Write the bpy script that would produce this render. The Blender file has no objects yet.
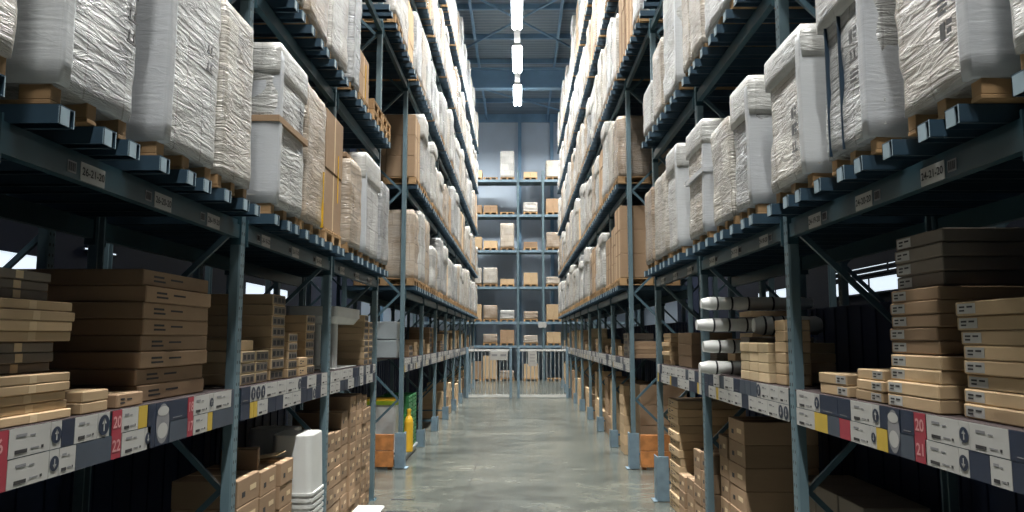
import bpy, math, random
from mathutils import Vector, noise, Matrix
R = random.Random
PI = math.pi
scene = bpy.context.scene
col = scene.collection
link = col.objects.link
XL, XR = 2.08, 2.0                       # aisle faces of the left and right racks
LEV = [3.18, 5.08, 7.08, 9.05, 11.0]     # tops of the load beams
SLICE = 1.93                             # top of the price-card shelf
POSTS_NEAR = [0.3, 2.86, 5.63, 8.33, 11.09]
POSTS_FAR = [13.75 + 2.7*i for i in range(9)]
ORD = ['first', 'second', 'third', 'fourth', 'fifth', 'sixth', 'seventh', 'eighth', 'ninth', 'tenth', 'eleventh', 'twelfth',
       'thirteenth', 'fourteenth', 'fifteenth', 'sixteenth', 'seventeenth', 'eighteenth', 'nineteenth', 'twentieth']

# ------------------------------------------------------------------ materials
def new_mat(name):
    m = bpy.data.materials.new(name); m.use_nodes = True
    nt = m.node_tree
    return m, nt, nt.nodes['Principled BSDF']
def nd(nt, t, **kw):
    n = nt.nodes.new(t)
    for k, v in kw.items(): setattr(n, k, v)
    return n
def math_(nt, op, a, b=None):
    n = nd(nt, 'ShaderNodeMath', operation=op)
    for i, v in enumerate((a, b)):
        if v is None: continue
        if isinstance(v, (int, float)): n.inputs[i].default_value = v
        else: nt.links.new(v, n.inputs[i])
    return n.outputs[0]
def mixc(nt, fac, a, b, mode='MIX'):
    n = nd(nt, 'ShaderNodeMix', data_type='RGBA', blend_type=mode)
    for i, v in ((0, fac), (6, a), (7, b)):
        if isinstance(v, (int, float)): n.inputs[i].default_value = v
        elif isinstance(v, tuple): n.inputs[i].default_value = (*v, 1)
        else: nt.links.new(v, n.inputs[i])
    return n.outputs[2]
def ramp(nt, fac, stops, const=False):
    n = nd(nt, 'ShaderNodeValToRGB'); e = n.color_ramp.elements
    if const: n.color_ramp.interpolation = 'CONSTANT'
    while len(e) < len(stops): e.new(.5)
    for k, (p, c) in enumerate(stops):
        e[k].position = p; e[k].color = (*c, 1)
    nt.links.new(fac, n.inputs[0]); return n.outputs[0]
def coords(nt, scale=(1, 1, 1), rot=(0, 0, 0), per_object=True):
    tc = nd(nt, 'ShaderNodeTexCoord'); mp = nd(nt, 'ShaderNodeMapping')
    src = tc.outputs['Object']
    if per_object:
        oi = nd(nt, 'ShaderNodeObjectInfo')
        v = nd(nt, 'ShaderNodeVectorMath', operation='ADD')
        s = math_(nt, 'MULTIPLY', oi.outputs['Random'], 37.0)
        nt.links.new(src, v.inputs[0]); nt.links.new(s, v.inputs[1]); src = v.outputs[0]
    nt.links.new(src, mp.inputs[0])
    mp.inputs['Scale'].default_value = scale; mp.inputs['Rotation'].default_value = rot
    return mp.outputs[0]
def noise_(nt, vec, scale, detail=3, rough=.5, dist=0):
    n = nd(nt, 'ShaderNodeTexNoise')
    n.inputs['Scale'].default_value = scale; n.inputs['Detail'].default_value = detail
    n.inputs['Roughness'].default_value = rough; n.inputs['Distortion'].default_value = dist
    nt.links.new(vec, n.inputs['Vector']); return n.outputs['Fac']
def bump(nt, b, h, strength, dist):
    n = nd(nt, 'ShaderNodeBump'); n.inputs['Strength'].default_value = strength; n.inputs['Distance'].default_value = dist
    nt.links.new(h, n.inputs['Height']); nt.links.new(n.outputs[0], b.inputs['Normal'])

def simple(name, c, rough=.5, metal=0, vary=.15, nscale=4, bs=0):
    m, nt, b = new_mat(name)
    f = noise_(nt, coords(nt), nscale, 4)
    lo = tuple(v*(1-vary) for v in c); hi = tuple(min(1, v*(1+vary)) for v in c)
    nt.links.new(ramp(nt, f, [(.3, lo), (.7, hi)]), b.inputs['Base Color'])
    b.inputs['Roughness'].default_value = rough; b.inputs['Metallic'].default_value = metal
    if bs: bump(nt, b, f, bs, .01)
    return m

def film_mat(name, tones, wr=.6, under=.75, veil=.8):
    m, nt, b = new_mat(name)
    oi = nd(nt, 'ShaderNodeObjectInfo')
    base = ramp(nt, oi.outputs['Random'], [(i/len(tones), t) for i, t in enumerate(tones)], const=True)
    patch = noise_(nt, coords(nt, (1, 1, .7)), 2.1, 4, .6)
    # cartons seen through the film
    tc = nd(nt, 'ShaderNodeTexCoord'); sp = nd(nt, 'ShaderNodeSeparateXYZ'); nt.links.new(tc.outputs['Object'], sp.inputs[0])
    s = math_(nt, 'ADD', math_(nt, 'ADD', sp.outputs[0], sp.outputs[1]), math_(nt, 'MULTIPLY', oi.outputs['Random'], 3.0))
    cb = nd(nt, 'ShaderNodeCombineXYZ'); nt.links.new(s, cb.inputs[0]); nt.links.new(sp.outputs[2], cb.inputs[1])
    br = nd(nt, 'ShaderNodeTexBrick'); nt.links.new(cb.outputs[0], br.inputs[0])
    br.offset = .35; br.inputs['Scale'].default_value = 1; br.inputs['Brick Width'].default_value = .33; br.inputs['Bias'].default_value = -.1
    br.inputs['Row Height'].default_value = .36; br.inputs['Mortar Size'].default_value = .007
    br.inputs['Color1'].default_value = (1, 1, 1, 1); br.inputs['Color2'].default_value = (.42, .42, .43, 1); br.inputs['Mortar'].default_value = (.3, .28, .26, 1)
    c1 = mixc(nt, under, base, br.outputs[0], 'MULTIPLY')
    # layers of film are whiter where they overlap
    w1 = noise_(nt, coords(nt, (1.6, 1.6, 9), (.5, .5, 0)), 1.7, 5, .6, .7)
    w2 = noise_(nt, coords(nt, (2.6, 2.6, 19), (-.45, -.4, 0)), 1.7, 5, .65, .5)
    layer = math_(nt, 'MULTIPLY', math_(nt, 'SUBTRACT', math_(nt, 'ADD', patch, math_(nt, 'MULTIPLY', w2, .5)), .55), 1.5)
    lc = nd(nt, 'ShaderNodeClamp'); nt.links.new(layer, lc.inputs[0])
    c2 = mixc(nt, math_(nt, 'MULTIPLY', lc.outputs[0], veil), c1, (.74, .735, .71))
    rid = math_(nt, 'POWER', math_(nt, 'SUBTRACT', 1.0, math_(nt, 'MULTIPLY', math_(nt, 'ABSOLUTE', math_(nt, 'SUBTRACT', w1, .5)), 2.0)), 5.0)
    h = math_(nt, 'ADD', math_(nt, 'MULTIPLY', rid, .55), math_(nt, 'MULTIPLY', w2, .9))
    nt.links.new(c2, b.inputs['Base Color'])
    b.inputs['Roughness'].default_value = .24; b.inputs['Specular IOR Level'].default_value = .65
    bump(nt, b, h, wr, .022)
    return m

def card_mat(name, c, vary=.25, rough=.75):
    m, nt, b = new_mat(name)
    oi = nd(nt, 'ShaderNodeObjectInfo')
    f = noise_(nt, coords(nt, (2, 2, 6)), 3, 4)
    t = math_(nt, 'ADD', math_(nt, 'MULTIPLY', oi.outputs['Random'], .7), math_(nt, 'MULTIPLY', f, .3))
    nt.links.new(ramp(nt, t, [(.1, tuple(v*(1-vary) for v in c)), (.9, tuple(v*(1+vary) for v in c))]), b.inputs['Base Color'])
    b.inputs['Roughness'].default_value = rough; b.inputs['Specular IOR Level'].default_value = .25
    return m

M = {}
M['steel'] = simple('rack_paint', (.075, .135, .17), .42, .0, .12, 3)
M['beam'] = simple('beam_paint', (.026, .066, .085), .38, .0, .15, 3)
M['lit_bar_end'] = simple('lit_bar_end_steel', (.30, .40, .46), .4)  # aisle light on the bar ends, put into a lighter colour
M['bar'] = simple('shaded_bar_steel', (.035, .07, .105), .4, .1, .15, 5)  # darker copy for the bar bodies, their shade put into the colour
def post_mat():
    m, nt, b = new_mat('perforated_post_paint')
    tc = nd(nt, 'ShaderNodeTexCoord'); sp = nd(nt, 'ShaderNodeSeparateXYZ'); nt.links.new(tc.outputs['Object'], sp.inputs[0])
    ay = math_(nt, 'SUBTRACT', math_(nt, 'ABSOLUTE', sp.outputs[1]), .021)
    z = math_(nt, 'SUBTRACT', math_(nt, 'FLOORED_MODULO', sp.outputs[2], .08), .04)
    d = math_(nt, 'ADD', math_(nt, 'MULTIPLY', ay, ay), math_(nt, 'MULTIPLY', math_(nt, 'MULTIPLY', z, z), .5))
    hole = math_(nt, 'LESS_THAN', d, .00009)
    f = noise_(nt, coords(nt), 3, 4)
    base = ramp(nt, f, [(.3, (.105, .165, .195)), (.7, (.145, .215, .245))])
    nt.links.new(mixc(nt, hole, base, (.006, .012, .02)), b.inputs['Base Color'])
    b.inputs['Roughness'].default_value = .42
    return m
M['post'] = post_mat()
M['guard'] = simple('guard_paint', (.17, .25, .31), .5, 0, .2, 6)
M['wood'] = card_mat('pallet_wood', (.40, .25, .125), .3)
M['orange_wood'] = simple('barrier_timber', (.50, .20, .06), .6, 0, .3, 7)
FT = [(.44, .44, .42), (.36, .37, .37), (.54, .54, .53), (.44, .39, .32), (.30, .315, .33), (.50, .46, .40)]
M['film'] = film_mat('stretch_film', FT)
M['film_warm'] = film_mat('stretch_film_warm', [(.40, .31, .22), (.46, .39, .31), (.34, .25, .17)], .5, .6, .45)
M['foam'] = film_mat('smooth_white_film', [(.56, .58, .60), (.50, .52, .55)], .10, .0, .25)
M['cover'] = film_mat('cover_sheet_film', [(.56, .555, .53), (.48, .48, .465)], .4, .3, .7)
M['carton'] = card_mat('brown_carton', (.335, .225, .14), .25)
M['tan'] = card_mat('tan_carton', (.54, .39, .235), .2)
M['pale'] = card_mat('pale_carton', (.66, .51, .32), .18)
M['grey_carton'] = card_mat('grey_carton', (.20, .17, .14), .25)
M['faded_ink'] = simple('faded_ink', (.10, .10, .105), .4)
M['ink'] = simple('black_ink', (.03, .028, .03), .7)
M['grey_ink'] = simple('grey_ink', (.22, .22, .23), .7)
M['deck_board'] = simple('shelf_deck', (.035, .022, .022), .85)
M['white'] = simple('white_card', (.44, .435, .415), .5, 0, .06)
M['navy'] = simple('navy_card', (.018, .028, .055), .45, 0, .1)
M['slate'] = simple('slate_card', (.055, .07, .095), .5, 0, .1)
M['red'] = simple('red_card', (.33, .035, .055), .5, 0, .08)
M['pink'] = simple('pale_red_print', (.62, .30, .30), .6)
M['yellow'] = simple('yellow_card', (.52, .36, .05), .5, 0, .08)
M['strap'] = simple('yellow_strap', (.72, .42, .02), .4)
M['blue_strap'] = simple('dark_blue_strap', (.015, .035, .06), .4)
M['plastic'] = simple('white_plastic', (.68, .69, .67), .35, 0, .04)
M['green'] = simple('green_plastic', (.05, .24, .09), .4, 0, .15)
M['lime'] = simple('lime_plastic', (.30, .42, .03), .4, 0, .1)
M['gold'] = simple('yellow_plastic', (.72, .42, .03), .35, 0, .08)
M['grey_plastic'] = simple('grey_plastic', (.36, .40, .42), .4, 0, .08)
M['dark'] = simple('dark_plastic', (.015, .018, .022), .5)
M['lampbody'] = simple('lamp_housing', (.55, .57, .58), .4)
def emit(name, c, s):
    m, nt, b = new_mat(name)
    b.inputs['Base Color'].default_value = (.8, .8, .8, 1)
    b.inputs['Emission Color'].default_value = (*c, 1); b.inputs['Emission Strength'].default_value = s
    return m
M['tube'] = emit('lamp_tube_glow', (.93, .98, 1.0), 26)
M['daylight'] = emit('window_daylight', (.78, .90, 1.0), .9)
def floor_mat():
    m, nt, b = new_mat('polished_concrete')
    v = coords(nt, per_object=False)
    a = noise_(nt, v, .5, 4, .55, .3); c = noise_(nt, v, 2.6, 5, .6, .6)
    st = noise_(nt, coords(nt, (.6, 1.9, 1), per_object=False), 1.2, 4, .55, .5)
    t = math_(nt, 'ADD', math_(nt, 'ADD', math_(nt, 'MULTIPLY', a, .40), math_(nt, 'MULTIPLY', c, .32)), math_(nt, 'MULTIPLY', st, .28))
    base = ramp(nt, t, [(.36, (.052, .058, .052)), (.5, (.112, .121, .106)), (.63, (.185, .188, .158))])
    sp = nd(nt, 'ShaderNodeSeparateXYZ'); nt.links.new(v, sp.inputs[0])
    jx = math_(nt, 'LESS_THAN', math_(nt, 'ABSOLUTE', math_(nt, 'ADD', sp.outputs[0], .78)), .008)
    jy = math_(nt, 'LESS_THAN', math_(nt, 'ABSOLUTE', math_(nt, 'SUBTRACT', math_(nt, 'FLOORED_MODULO', sp.outputs[1], 6.2), 3.0)), .012)
    nt.links.new(mixc(nt, math_(nt, 'MAXIMUM', jx, jy), base, (.05, .05, .047)), b.inputs['Base Color'])
    nt.links.new(math_(nt, 'ADD', math_(nt, 'MULTIPLY', st, .16), .16), b.inputs['Roughness'])
    bump(nt, b, c, .03, .006)
    return m
M['floor'] = floor_mat()
M['back'] = simple('blocker_sheet', (.012, .026, .075), .7, 0, .1, 1)  # navy of the deep shade, put into the colour of the added sheets
def deck_mat():
    m, nt, b = new_mat('corrugated_roof_sheet')
    tc = nd(nt, 'ShaderNodeTexCoord'); w = nd(nt, 'ShaderNodeTexWave', wave_type='BANDS', bands_direction='Y')
    nt.links.new(tc.outputs['Object'], w.inputs['Vector']); w.inputs['Scale'].default_value = 1.1
    nt.links.new(mixc(nt, w.outputs['Fac'], (.19, .26, .33), (.27, .35, .43)), b.inputs['Base Color'])
    b.inputs['Roughness'].default_value = .6; bump(nt, b, w.outputs['Fac'], .5, .05)
    return m
M['deck'] = deck_mat()
M['girder'] = simple('girder_paint', (.20, .36, .54), .5, 0, .08, 2)
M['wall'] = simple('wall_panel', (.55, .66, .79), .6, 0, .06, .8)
M['wall_dark'] = simple('side_wall_shade', (.006, .012, .034), .7, 0, .1, .8)  # near-black navy: shade beyond the racks put into the wall colour

# ------------------------------------------------------------------ mesh helpers
class MB:
    def __init__(s): s.v = []; s.f = []; s.mi = []; s.mats = []; s.sm = []
    def m(s, mat):
        if mat not in s.mats: s.mats.append(mat)
        return s.mats.index(mat)
    def add(s, vs, fs, mat, smooth=False):
        b = len(s.v); s.v += [tuple(v) for v in vs]; k = s.m(mat)
        for f in fs: s.f.append(tuple(i+b for i in f)); s.mi.append(k); s.sm.append(smooth)
    def box(s, x0, x1, y0, y1, z0, z1, mat, bev=0):
        if bev <= 0:
            vs = [(x, y, z) for x in (x0, x1) for y in (y0, y1) for z in (z0, z1)]
            s.add(vs, [(0, 1, 3, 2), (4, 6, 7, 5), (0, 4, 5, 1), (2, 3, 7, 6), (0, 2, 6, 4), (1, 5, 7, 3)], mat); return
        b = min(bev, (x1-x0)*.45, (y1-y0)*.45, (z1-z0)*.45)
        vs, key = [], {}
        for i, (ax, lo, hi) in enumerate(((0, (x0, x1), 0), (1, (y0, y1), 0), (2, (z0, z1), 0))): pass
        L = ((x0, x1), (y0, y1), (z0, z1))
        for sx in (0, 1):
            for sy in (0, 1):
                for sz in (0, 1):
                    for a in range(3):
                        p = []
                        for k, sg in enumerate((sx, sy, sz)):
                            e = L[k][sg]
                            p.append(e if k == a else e + (b if sg == 0 else -b))
                        key[(sx, sy, sz, a)] = len(vs); vs.append(tuple(p))
        fs = []
        def K(c, a): return key[(*c, a)]
        for a in range(3):
            o = [k for k in range(3) if k != a]
            for sg in (0, 1):
                q = []
                for u, w in ((0, 0), (1, 0), (1, 1), (0, 1)):
                    c = [0, 0, 0]; c[a] = sg; c[o[0]] = u; c[o[1]] = w; q.append(K(c, a))
                fs.append(tuple(q))
        for a in range(3):          # edges running along axis a
            o = [k for k in range(3) if k != a]
            for u in (0, 1):
                for w in (0, 1):
                    c0 = [0, 0, 0]; c0[o[0]] = u; c0[o[1]] = w; c1 = list(c0); c1[a] = 1
                    fs.append((K(c0, o[0]), K(c1, o[0]), K(c1, o[1]), K(c0, o[1])))
        for sx in (0, 1):
            for sy in (0, 1):
                for sz in (0, 1):
                    c = (sx, sy, sz); fs.append((K(c, 0), K(c, 1), K(c, 2)))
        cen = Vector(((x0+x1)/2, (y0+y1)/2, (z0+z1)/2))
        out = []
        for f in fs:
            P = [Vector(vs[i]) for i in f]
            n = (P[1]-P[0]).cross(P[2]-P[0])
            fc = sum(P, Vector())/len(P) - cen
            out.append(f if n.dot(fc) > 0 else tuple(reversed(f)))
        s.add(vs, out, mat)
    def tube(s, p0, p1, r, mat, n=10, r1=None, smooth=True):
        p0, p1 = Vector(p0), Vector(p1); d = (p1-p0).normalized()
        a = d.orthogonal().normalized(); b = d.cross(a); r1 = r if r1 is None else r1
        vs = []
        for p, rr in ((p0, r), (p1, r1)):
            for i in range(n):
                t = 2*PI*i/n; vs.append(p + a*math.cos(t)*rr + b*math.sin(t)*rr)
        fs = [(i, (i+1) % n, n+(i+1) % n, n+i) for i in range(n)]
        s.add(vs, fs, mat, smooth); s.add(vs, [tuple(range(n))[::-1], tuple(range(n, 2*n))], mat)
    def bar(s, p0, p1, w, h, mat):        # square bar between two points
        p0, p1 = Vector(p0), Vector(p1); d = (p1-p0).normalized()
        up = Vector((0, 0, 1)) if abs(d.z) < .9 else Vector((0, 1, 0))
        a = d.cross(up).normalized(); b = a.cross(d)
        vs = [p + a*i*w/2 + b*j*h/2 for p in (p0, p1) for i, j in ((-1, -1), (1, -1), (1, 1), (-1, 1))]
        s.add(vs, [(3, 2, 1, 0), (4, 5, 6, 7), (0, 1, 5, 4), (1, 2, 6, 5), (2, 3, 7, 6), (3, 0, 4, 7)], mat)
    def prism(s, loop, z0, z1, mat, loop1=None, smooth=False, caps=True):
        n = len(loop); loop1 = loop1 or loop
        vs = [(x, y, z0) for x, y in loop] + [(x, y, z1) for x, y in loop1]
        s.add(vs, [(i, (i+1) % n, n+(i+1) % n, n+i) for i in range(n)], mat, smooth)
        if caps: s.add(vs, [tuple(range(n))[::-1], tuple(range(n, 2*n))], mat)
    def mesh(s, name):
        me = bpy.data.meshes.new(name); me.from_pydata(s.v, [], s.f)
        for m in s.mats: me.materials.append(m)
        me.polygons.foreach_set('material_index', s.mi); me.polygons.foreach_set('use_smooth', s.sm)
        me.update(); return me
def obj(name, me, parent=None, loc=(0, 0, 0), rot=(0, 0, 0), scale=(1, 1, 1)):
    if isinstance(me, MB): me = me.mesh(name)
    o = bpy.data.objects.new(name, me); link(o)
    o.location = loc; o.rotation_euler = rot; o.scale = scale
    if parent: o.parent = parent
    return o
def tag(o, label, cat, group=None, kind='thing'):
    o['label'] = label; o['category'] = cat; o['kind'] = kind
    if group: o['group'] = group
    return o
def thing(name, label, cat, loc=(0, 0, 0), rz=0, group=None):
    o = bpy.data.objects.new(name, None); link(o); o.location = loc; o.rotation_euler = (0, 0, rz)
    o.empty_display_size = .1
    return tag(o, label, cat, group)
def struct(name, me, parent=None, loc=(0, 0, 0)):
    o = obj(name, me, parent, loc); o['kind'] = 'structure'; return o
def rrect(w, d, r, n=4):
    out = []
    for cx, cy, a0 in ((w/2-r, d/2-r, 0), (-w/2+r, d/2-r, 90), (-w/2+r, -d/2+r, 180), (w/2-r, -d/2+r, 270)):
        for i in range(n+1):
            a = math.radians(a0 + 90*i/n); out.append((cx+r*math.cos(a), cy+r*math.sin(a)))
    return out
_txt = {}
def text_mesh(s, size, mat):
    k = (s, size, mat.name)
    if k in _txt: return _txt[k]
    c = bpy.data.curves.new('lettering', 'FONT'); c.body = s; c.size = size; c.align_x = 'CENTER'; c.align_y = 'CENTER'; c.offset = size*.02
    o = bpy.data.objects.new('lettering', c); link(o)
    dg = bpy.context.evaluated_depsgraph_get()
    me = bpy.data.meshes.new_from_object(o.evaluated_get(dg)); me.materials.clear(); me.materials.append(mat)
    bpy.data.objects.remove(o); bpy.data.curves.remove(c)
    _txt[k] = me; return me
FACE = Matrix(((0, 0, 1), (1, 0, 0), (0, 1, 0))).to_euler()     # text plane -> faces local +x, reads along +y, up is z
FACE_UP = (Matrix(((0, 0, 1), (1, 0, 0), (0, 1, 0))) @ Matrix.Rotation(PI/2, 3, 'Z')).to_euler()

def side_x(side): return -XL if side < 0 else XR
def side_rot(side): return 0 if side < 0 else PI
SN = {-1: 'left', 1: 'right'}
# rack-local frame: +x towards the aisle, x = 0 on the rack face; right rack is turned by 180 degrees

# ------------------------------------------------------------------ setting
nw = [0]
def setting():
    b = MB(); b.box(-9.2, 9.2, -5, 44.2, -.3, 0, M['floor']); fl = struct('floor', b)
    for k, (px, py) in enumerate(((-1.62, 10.35), (-1.67, 11.1), (-1.62, 9.7))):
        b = MB(); b.box(px-.17, px+.17, py-.03, py+.03, .0005, .002, M['dark']); struct('floor_slot', b, fl)
    b = MB(); b.box(-9.2, 9.2, -14, 44.2, 15.6, 15.75, M['deck']); ce = struct('ceiling', b)
    for y in [-13+3.0*i for i in range(20)]:
        b = MB(); b.box(-9.1, 9.1, y-.06, y+.06, 15.38, 15.6, M['girder']); struct('ceiling_purlin', b, ce)
    for x in (-7.5, -5, -1.9, 1.7, 5, 7.5):
        b = MB(); b.box(x-.05, x+.05, -14, 44, 15.22, 15.38, M['girder']); struct('ceiling_runner', b, ce)
    for y in (11.5, 23.2, 35.0, 43.3):
        b = MB(); b.box(-9.1, 9.1, y-.2, y+.2, 15.05, 15.12, M['girder']); b.box(-9.1, 9.1, y-.03, y+.03, 14.2, 15.1, M['girder'])
        b.box(-9.1, 9.1, y-.2, y+.2, 14.12, 14.2, M['girder'])
        if y < 43: struct('ceiling_girder', b, ce)
    for p, q in (((-4.5, 23.4, 15), (4.5, 34.8, 15)), ((4.5, 23.4, 15), (-4.5, 34.8, 15)), ((-4.5, 35.2, 15), (4.5, 43.2, 15))):
        b = MB(); b.tube(p, q, .045, M['girder']); struct('ceiling_brace', b, ce)
    b = MB(); b.box(-9.2, 9.2, 44, 44.2, 0, 15.6, M['wall']); wb = struct('wall_back', b)
    for x in (-8, -5.2, -2.6, 0.05, 1.95, 4.5, 7):
        b = MB(); b.box(x-.1, x+.1, 43.7, 44, 0, 15.55, M['girder']); struct('wall_column', b, wb)
    b = MB(); b.box(-9.1, 9.1, 43.9, 44, 15.1, 15.6, M['girder']); struct('trim_1', b)
    for s, nm in ((-1, 'left'), (1, 'right')):
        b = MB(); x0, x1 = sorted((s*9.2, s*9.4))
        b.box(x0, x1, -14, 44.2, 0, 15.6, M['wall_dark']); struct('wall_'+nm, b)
        for (y0, y1, z0, z1) in (((11.5, 14.7, 3.50, 3.84), (15.8, 17.0, 4.16, 4.20), (25.3, 29.8, 3.72, 4.16)) if s < 0 else ((17.6, 22.0, 3.48, 3.84), (15.5, 22.0, 3.98, 4.01), (15.5, 22.0, 4.13, 4.16), (25.0, 29.0, 3.6, 4.0))):
            nw[0] += 1; xx = s*9.17
            b = MB(); b.box(min(xx, s*9.19), max(xx, s*9.19), y0, y1, z0, z1, M['daylight']); w = struct('window_%d' % nw[0], b)
            b = MB()
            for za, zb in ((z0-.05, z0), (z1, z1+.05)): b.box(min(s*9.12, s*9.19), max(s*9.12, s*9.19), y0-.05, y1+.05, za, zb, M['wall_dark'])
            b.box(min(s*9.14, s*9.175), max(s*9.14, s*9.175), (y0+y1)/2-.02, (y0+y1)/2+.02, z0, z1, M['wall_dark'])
            struct('window_frame', b, w)
setting()

# ------------------------------------------------------------------ lamps
def lamps():
    hb = MB(); hb.box(-.16, .16, -1.45, 1.45, .05, .13, M['lampbody'], .02)
    hb.add([(-.16, -1.45, .05), (-.2, -1.45, 0), (-.2, 1.45, 0), (-.16, 1.45, .05)], [(0, 1, 2, 3)], M['lampbody'])
    hb.add([(.16, -1.45, .05), (.2, -1.45, 0), (.2, 1.45, 0), (.16, 1.45, .05)], [(3, 2, 1, 0)], M['lampbody'])
    hm = hb.mesh('housing')
    tb = MB(); tb.tube((0, -1.4, 0), (0, 1.4, 0), .07, M['tube'], 12); tm = tb.mesh('tube')
    ys = [35.0-4.65*i for i in range(9)]
    for i, y in enumerate(ys):
        nm = 'lamp above the far rack end' if i == 0 else 'lamp hanging %s from the far aisle end' % ORD[i]
        t = thing('pendant_tube_lamp', 'bright white tube ' + nm, 'lamp', (-.06, y, 13.8), 0, 'tube lamps over the aisle')
        obj('housing', hm, t)
        for x in (-.1, .1): obj('tube', tm, t, (x, 0, .0))
        l = bpy.data.lights.new('tube_light', 'AREA'); l.shape = 'RECTANGLE'; l.size = .34; l.size_y = 2.8
        l.energy = 720; l.spread = 2.0; l.color = (1.0, .985, .94)
        lo = bpy.data.objects.new('tube_light', l); link(lo); lo.parent = t; lo.location = (0, 0, -.06)
lamps()
t = thing('lamp_track', 'pale lighting track running along the aisle ceiling above the tube lamps', 'lamp track', (-.06, 0, 13.94))
b = MB(); b.box(-.12, .12, -9, 36.6, 0, .07, M['lampbody'], .01); obj('rail', b, t)
for k in range(10):
    b = MB(); b.tube((0, -6+4.65*k, .07), (0, -6+4.65*k, 1.27), .012, M['lampbody'], 6); obj('hanger', b, t)
def cross_lamps():
    for k, x in enumerate((-3.9, 3.9)):
        t = thing('pendant_tube_lamp', 'tube lamp over the cross aisle before the end rack, %s side' % ('left', 'right')[k], 'lamp', (x, 38.2, 13.55), PI/2)
        b = MB(); b.box(-.16, .16, -1.45, 1.45, .05, .13, M['lampbody'], .02); obj('housing', b, t)
        b = MB(); b.tube((0, -1.4, 0), (0, 1.4, 0), .07, M['tube'], 12); obj('tube', b, t)
        for dy in (-1.1, 1.1):
            b = MB(); b.tube((0, dy, .08), (0, dy, 1.83), .012, M['lampbody'], 6); obj('hanger', b, t)
        l = bpy.data.lights.new('tube_light', 'AREA'); l.shape = 'RECTANGLE'; l.size = .34; l.size_y = 2.8; l.energy = 950; l.color = (1.0, .985, .94)
        lo = bpy.data.objects.new('tube_light', l); link(lo); lo.parent = t; lo.location = (0, 0, -.06)
cross_lamps()

# ------------------------------------------------------------------ rack steel
PH = 12.6
def post_mesh():
    b = MB(); w, d, t = .05, .075, .008           # omega section, web towards the aisle
    lp = [(0, -w*.8), (0, w*.8), (-.012, w), (-d, w), (-d, w-.016), (-d+t, w-.016), (-.018, w-t), (-t, w*.8-t), (-t, -w*.8+t), (-.018, -w+t), (-d+t, -w+.016), (-d, -w+.016), (-d, -w), (-.012, -w)]
    b.prism(lp[::-1] if False else lp, 0, PH, M['post']); return b.mesh('post')
post_me = post_mesh()
def foot_mesh():
    b = MB(); b.box(-.11, .03, -.085, .085, 0, .008, M['steel'])
    for y in (-.068, .068): b.tube((.012, y, .008), (.012, y, .03), .009, M['steel'], 6)
    return b.mesh('foot_plate')
foot_me = foot_mesh()
def brace_meshes():
    out = []
    b = MB(); b.bar((-.09, 0, 0), (-1.05, 0, 0), .03, .04, M['steel']); out.append(b.mesh('brace'))
    b = MB(); b.bar((-.09, 0, 0), (-1.05, 0, .95), .03, .04, M['steel']); out.append(b.mesh('brace'))
    b = MB(); b.bar((-.09, 0, .95), (-1.05, 0, 0), .03, .04, M['steel']); out.append(b.mesh('brace'))
    return out
brace_me = brace_meshes()
guard_b = MB()
guard_b.box(.035, .05, -.11, .10, 0, .62, M['guard'], .004); guard_b.box(-.12, .05, -.125, -.11, 0, .62, M['guard'], .004); guard_b.box(.05, .10, -.14, .11, 0, .006, M['guard'])
guard_me = guard_b.mesh('post_guard')
guard_s = MB()
guard_s.add([(.05, -.11, 0), (.05, .10, 0), (.05, .10, .3), (.05, -.11, .3)], [(0, 1, 2, 3)], M['guard'])
guard_s.add([(.062, -.11, 0), (.062, .10, 0), (.062, .10, .34), (.062, -.11, .34)], [(0, 1, 2, 3)], M['guard'])
guard_s.box(.04, .055, -.12, .11, 0, .36, M['guard'], .004); guard_s.box(-.1, .055, -.135, -.12, 0, .36, M['guard'], .004)
def upright(side, y, where, rows=13, tall=PH):
    t = thing('upright_frame', 'blue-grey perforated steel upright frame, %s rack, %s' % (SN[side], where), 'rack upright', (side_x(side), y, 0), side_rot(side), 'rack upright frames')
    p = obj('front_post', post_me, t); obj('foot_plate', foot_me, p)
    p = obj('rear_post', post_me, t, (-1.15, 0, 0), (0, 0, PI)); p.location = (-1.15, 0, 0)
    for k in range(rows):
        z = .25 + k*.95
        obj('brace', brace_me[0] if k == 0 else brace_me[1 + k % 2], t, (0, 0, z if k == 0 else z-.95))
for s in (-1, 1):
    for i, y in enumerate(POSTS_NEAR):
        w = 'at the near side of the crossing' if i == 4 else '%s before the crossing post' % ORD[3-i]
        upright(s, y, w)
    for i, y in enumerate(POSTS_FAR):
        w = 'at the far side of the crossing' if i == 0 else '%s beyond the crossing' % ORD[i-1]
        upright(s, y, w)
        tg = tag(obj('post_guard', guard_me if i == 0 else guard_s.mesh('post_guard'), None, (side_x(s), y, .001 if i else .009), (0, 0, side_rot(s))),
                 'grey steel guard round the foot of the %s rack post %s' % (SN[s], 'after the crossing' if i == 0 else ORD[i-1] + ' beyond the crossing'), 'post guard', 'post guards on the floor')
        if s > 0: tg.scale = (1, -1, 1)
tg = tag(obj('post_guard', guard_me, None, (XR, 11.09, .009), (0, 0, PI)), 'grey steel corner guard at the right rack post before the crossing', 'post guard', 'post guards on the floor'); tg.scale = (1, -1, 1)

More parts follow.
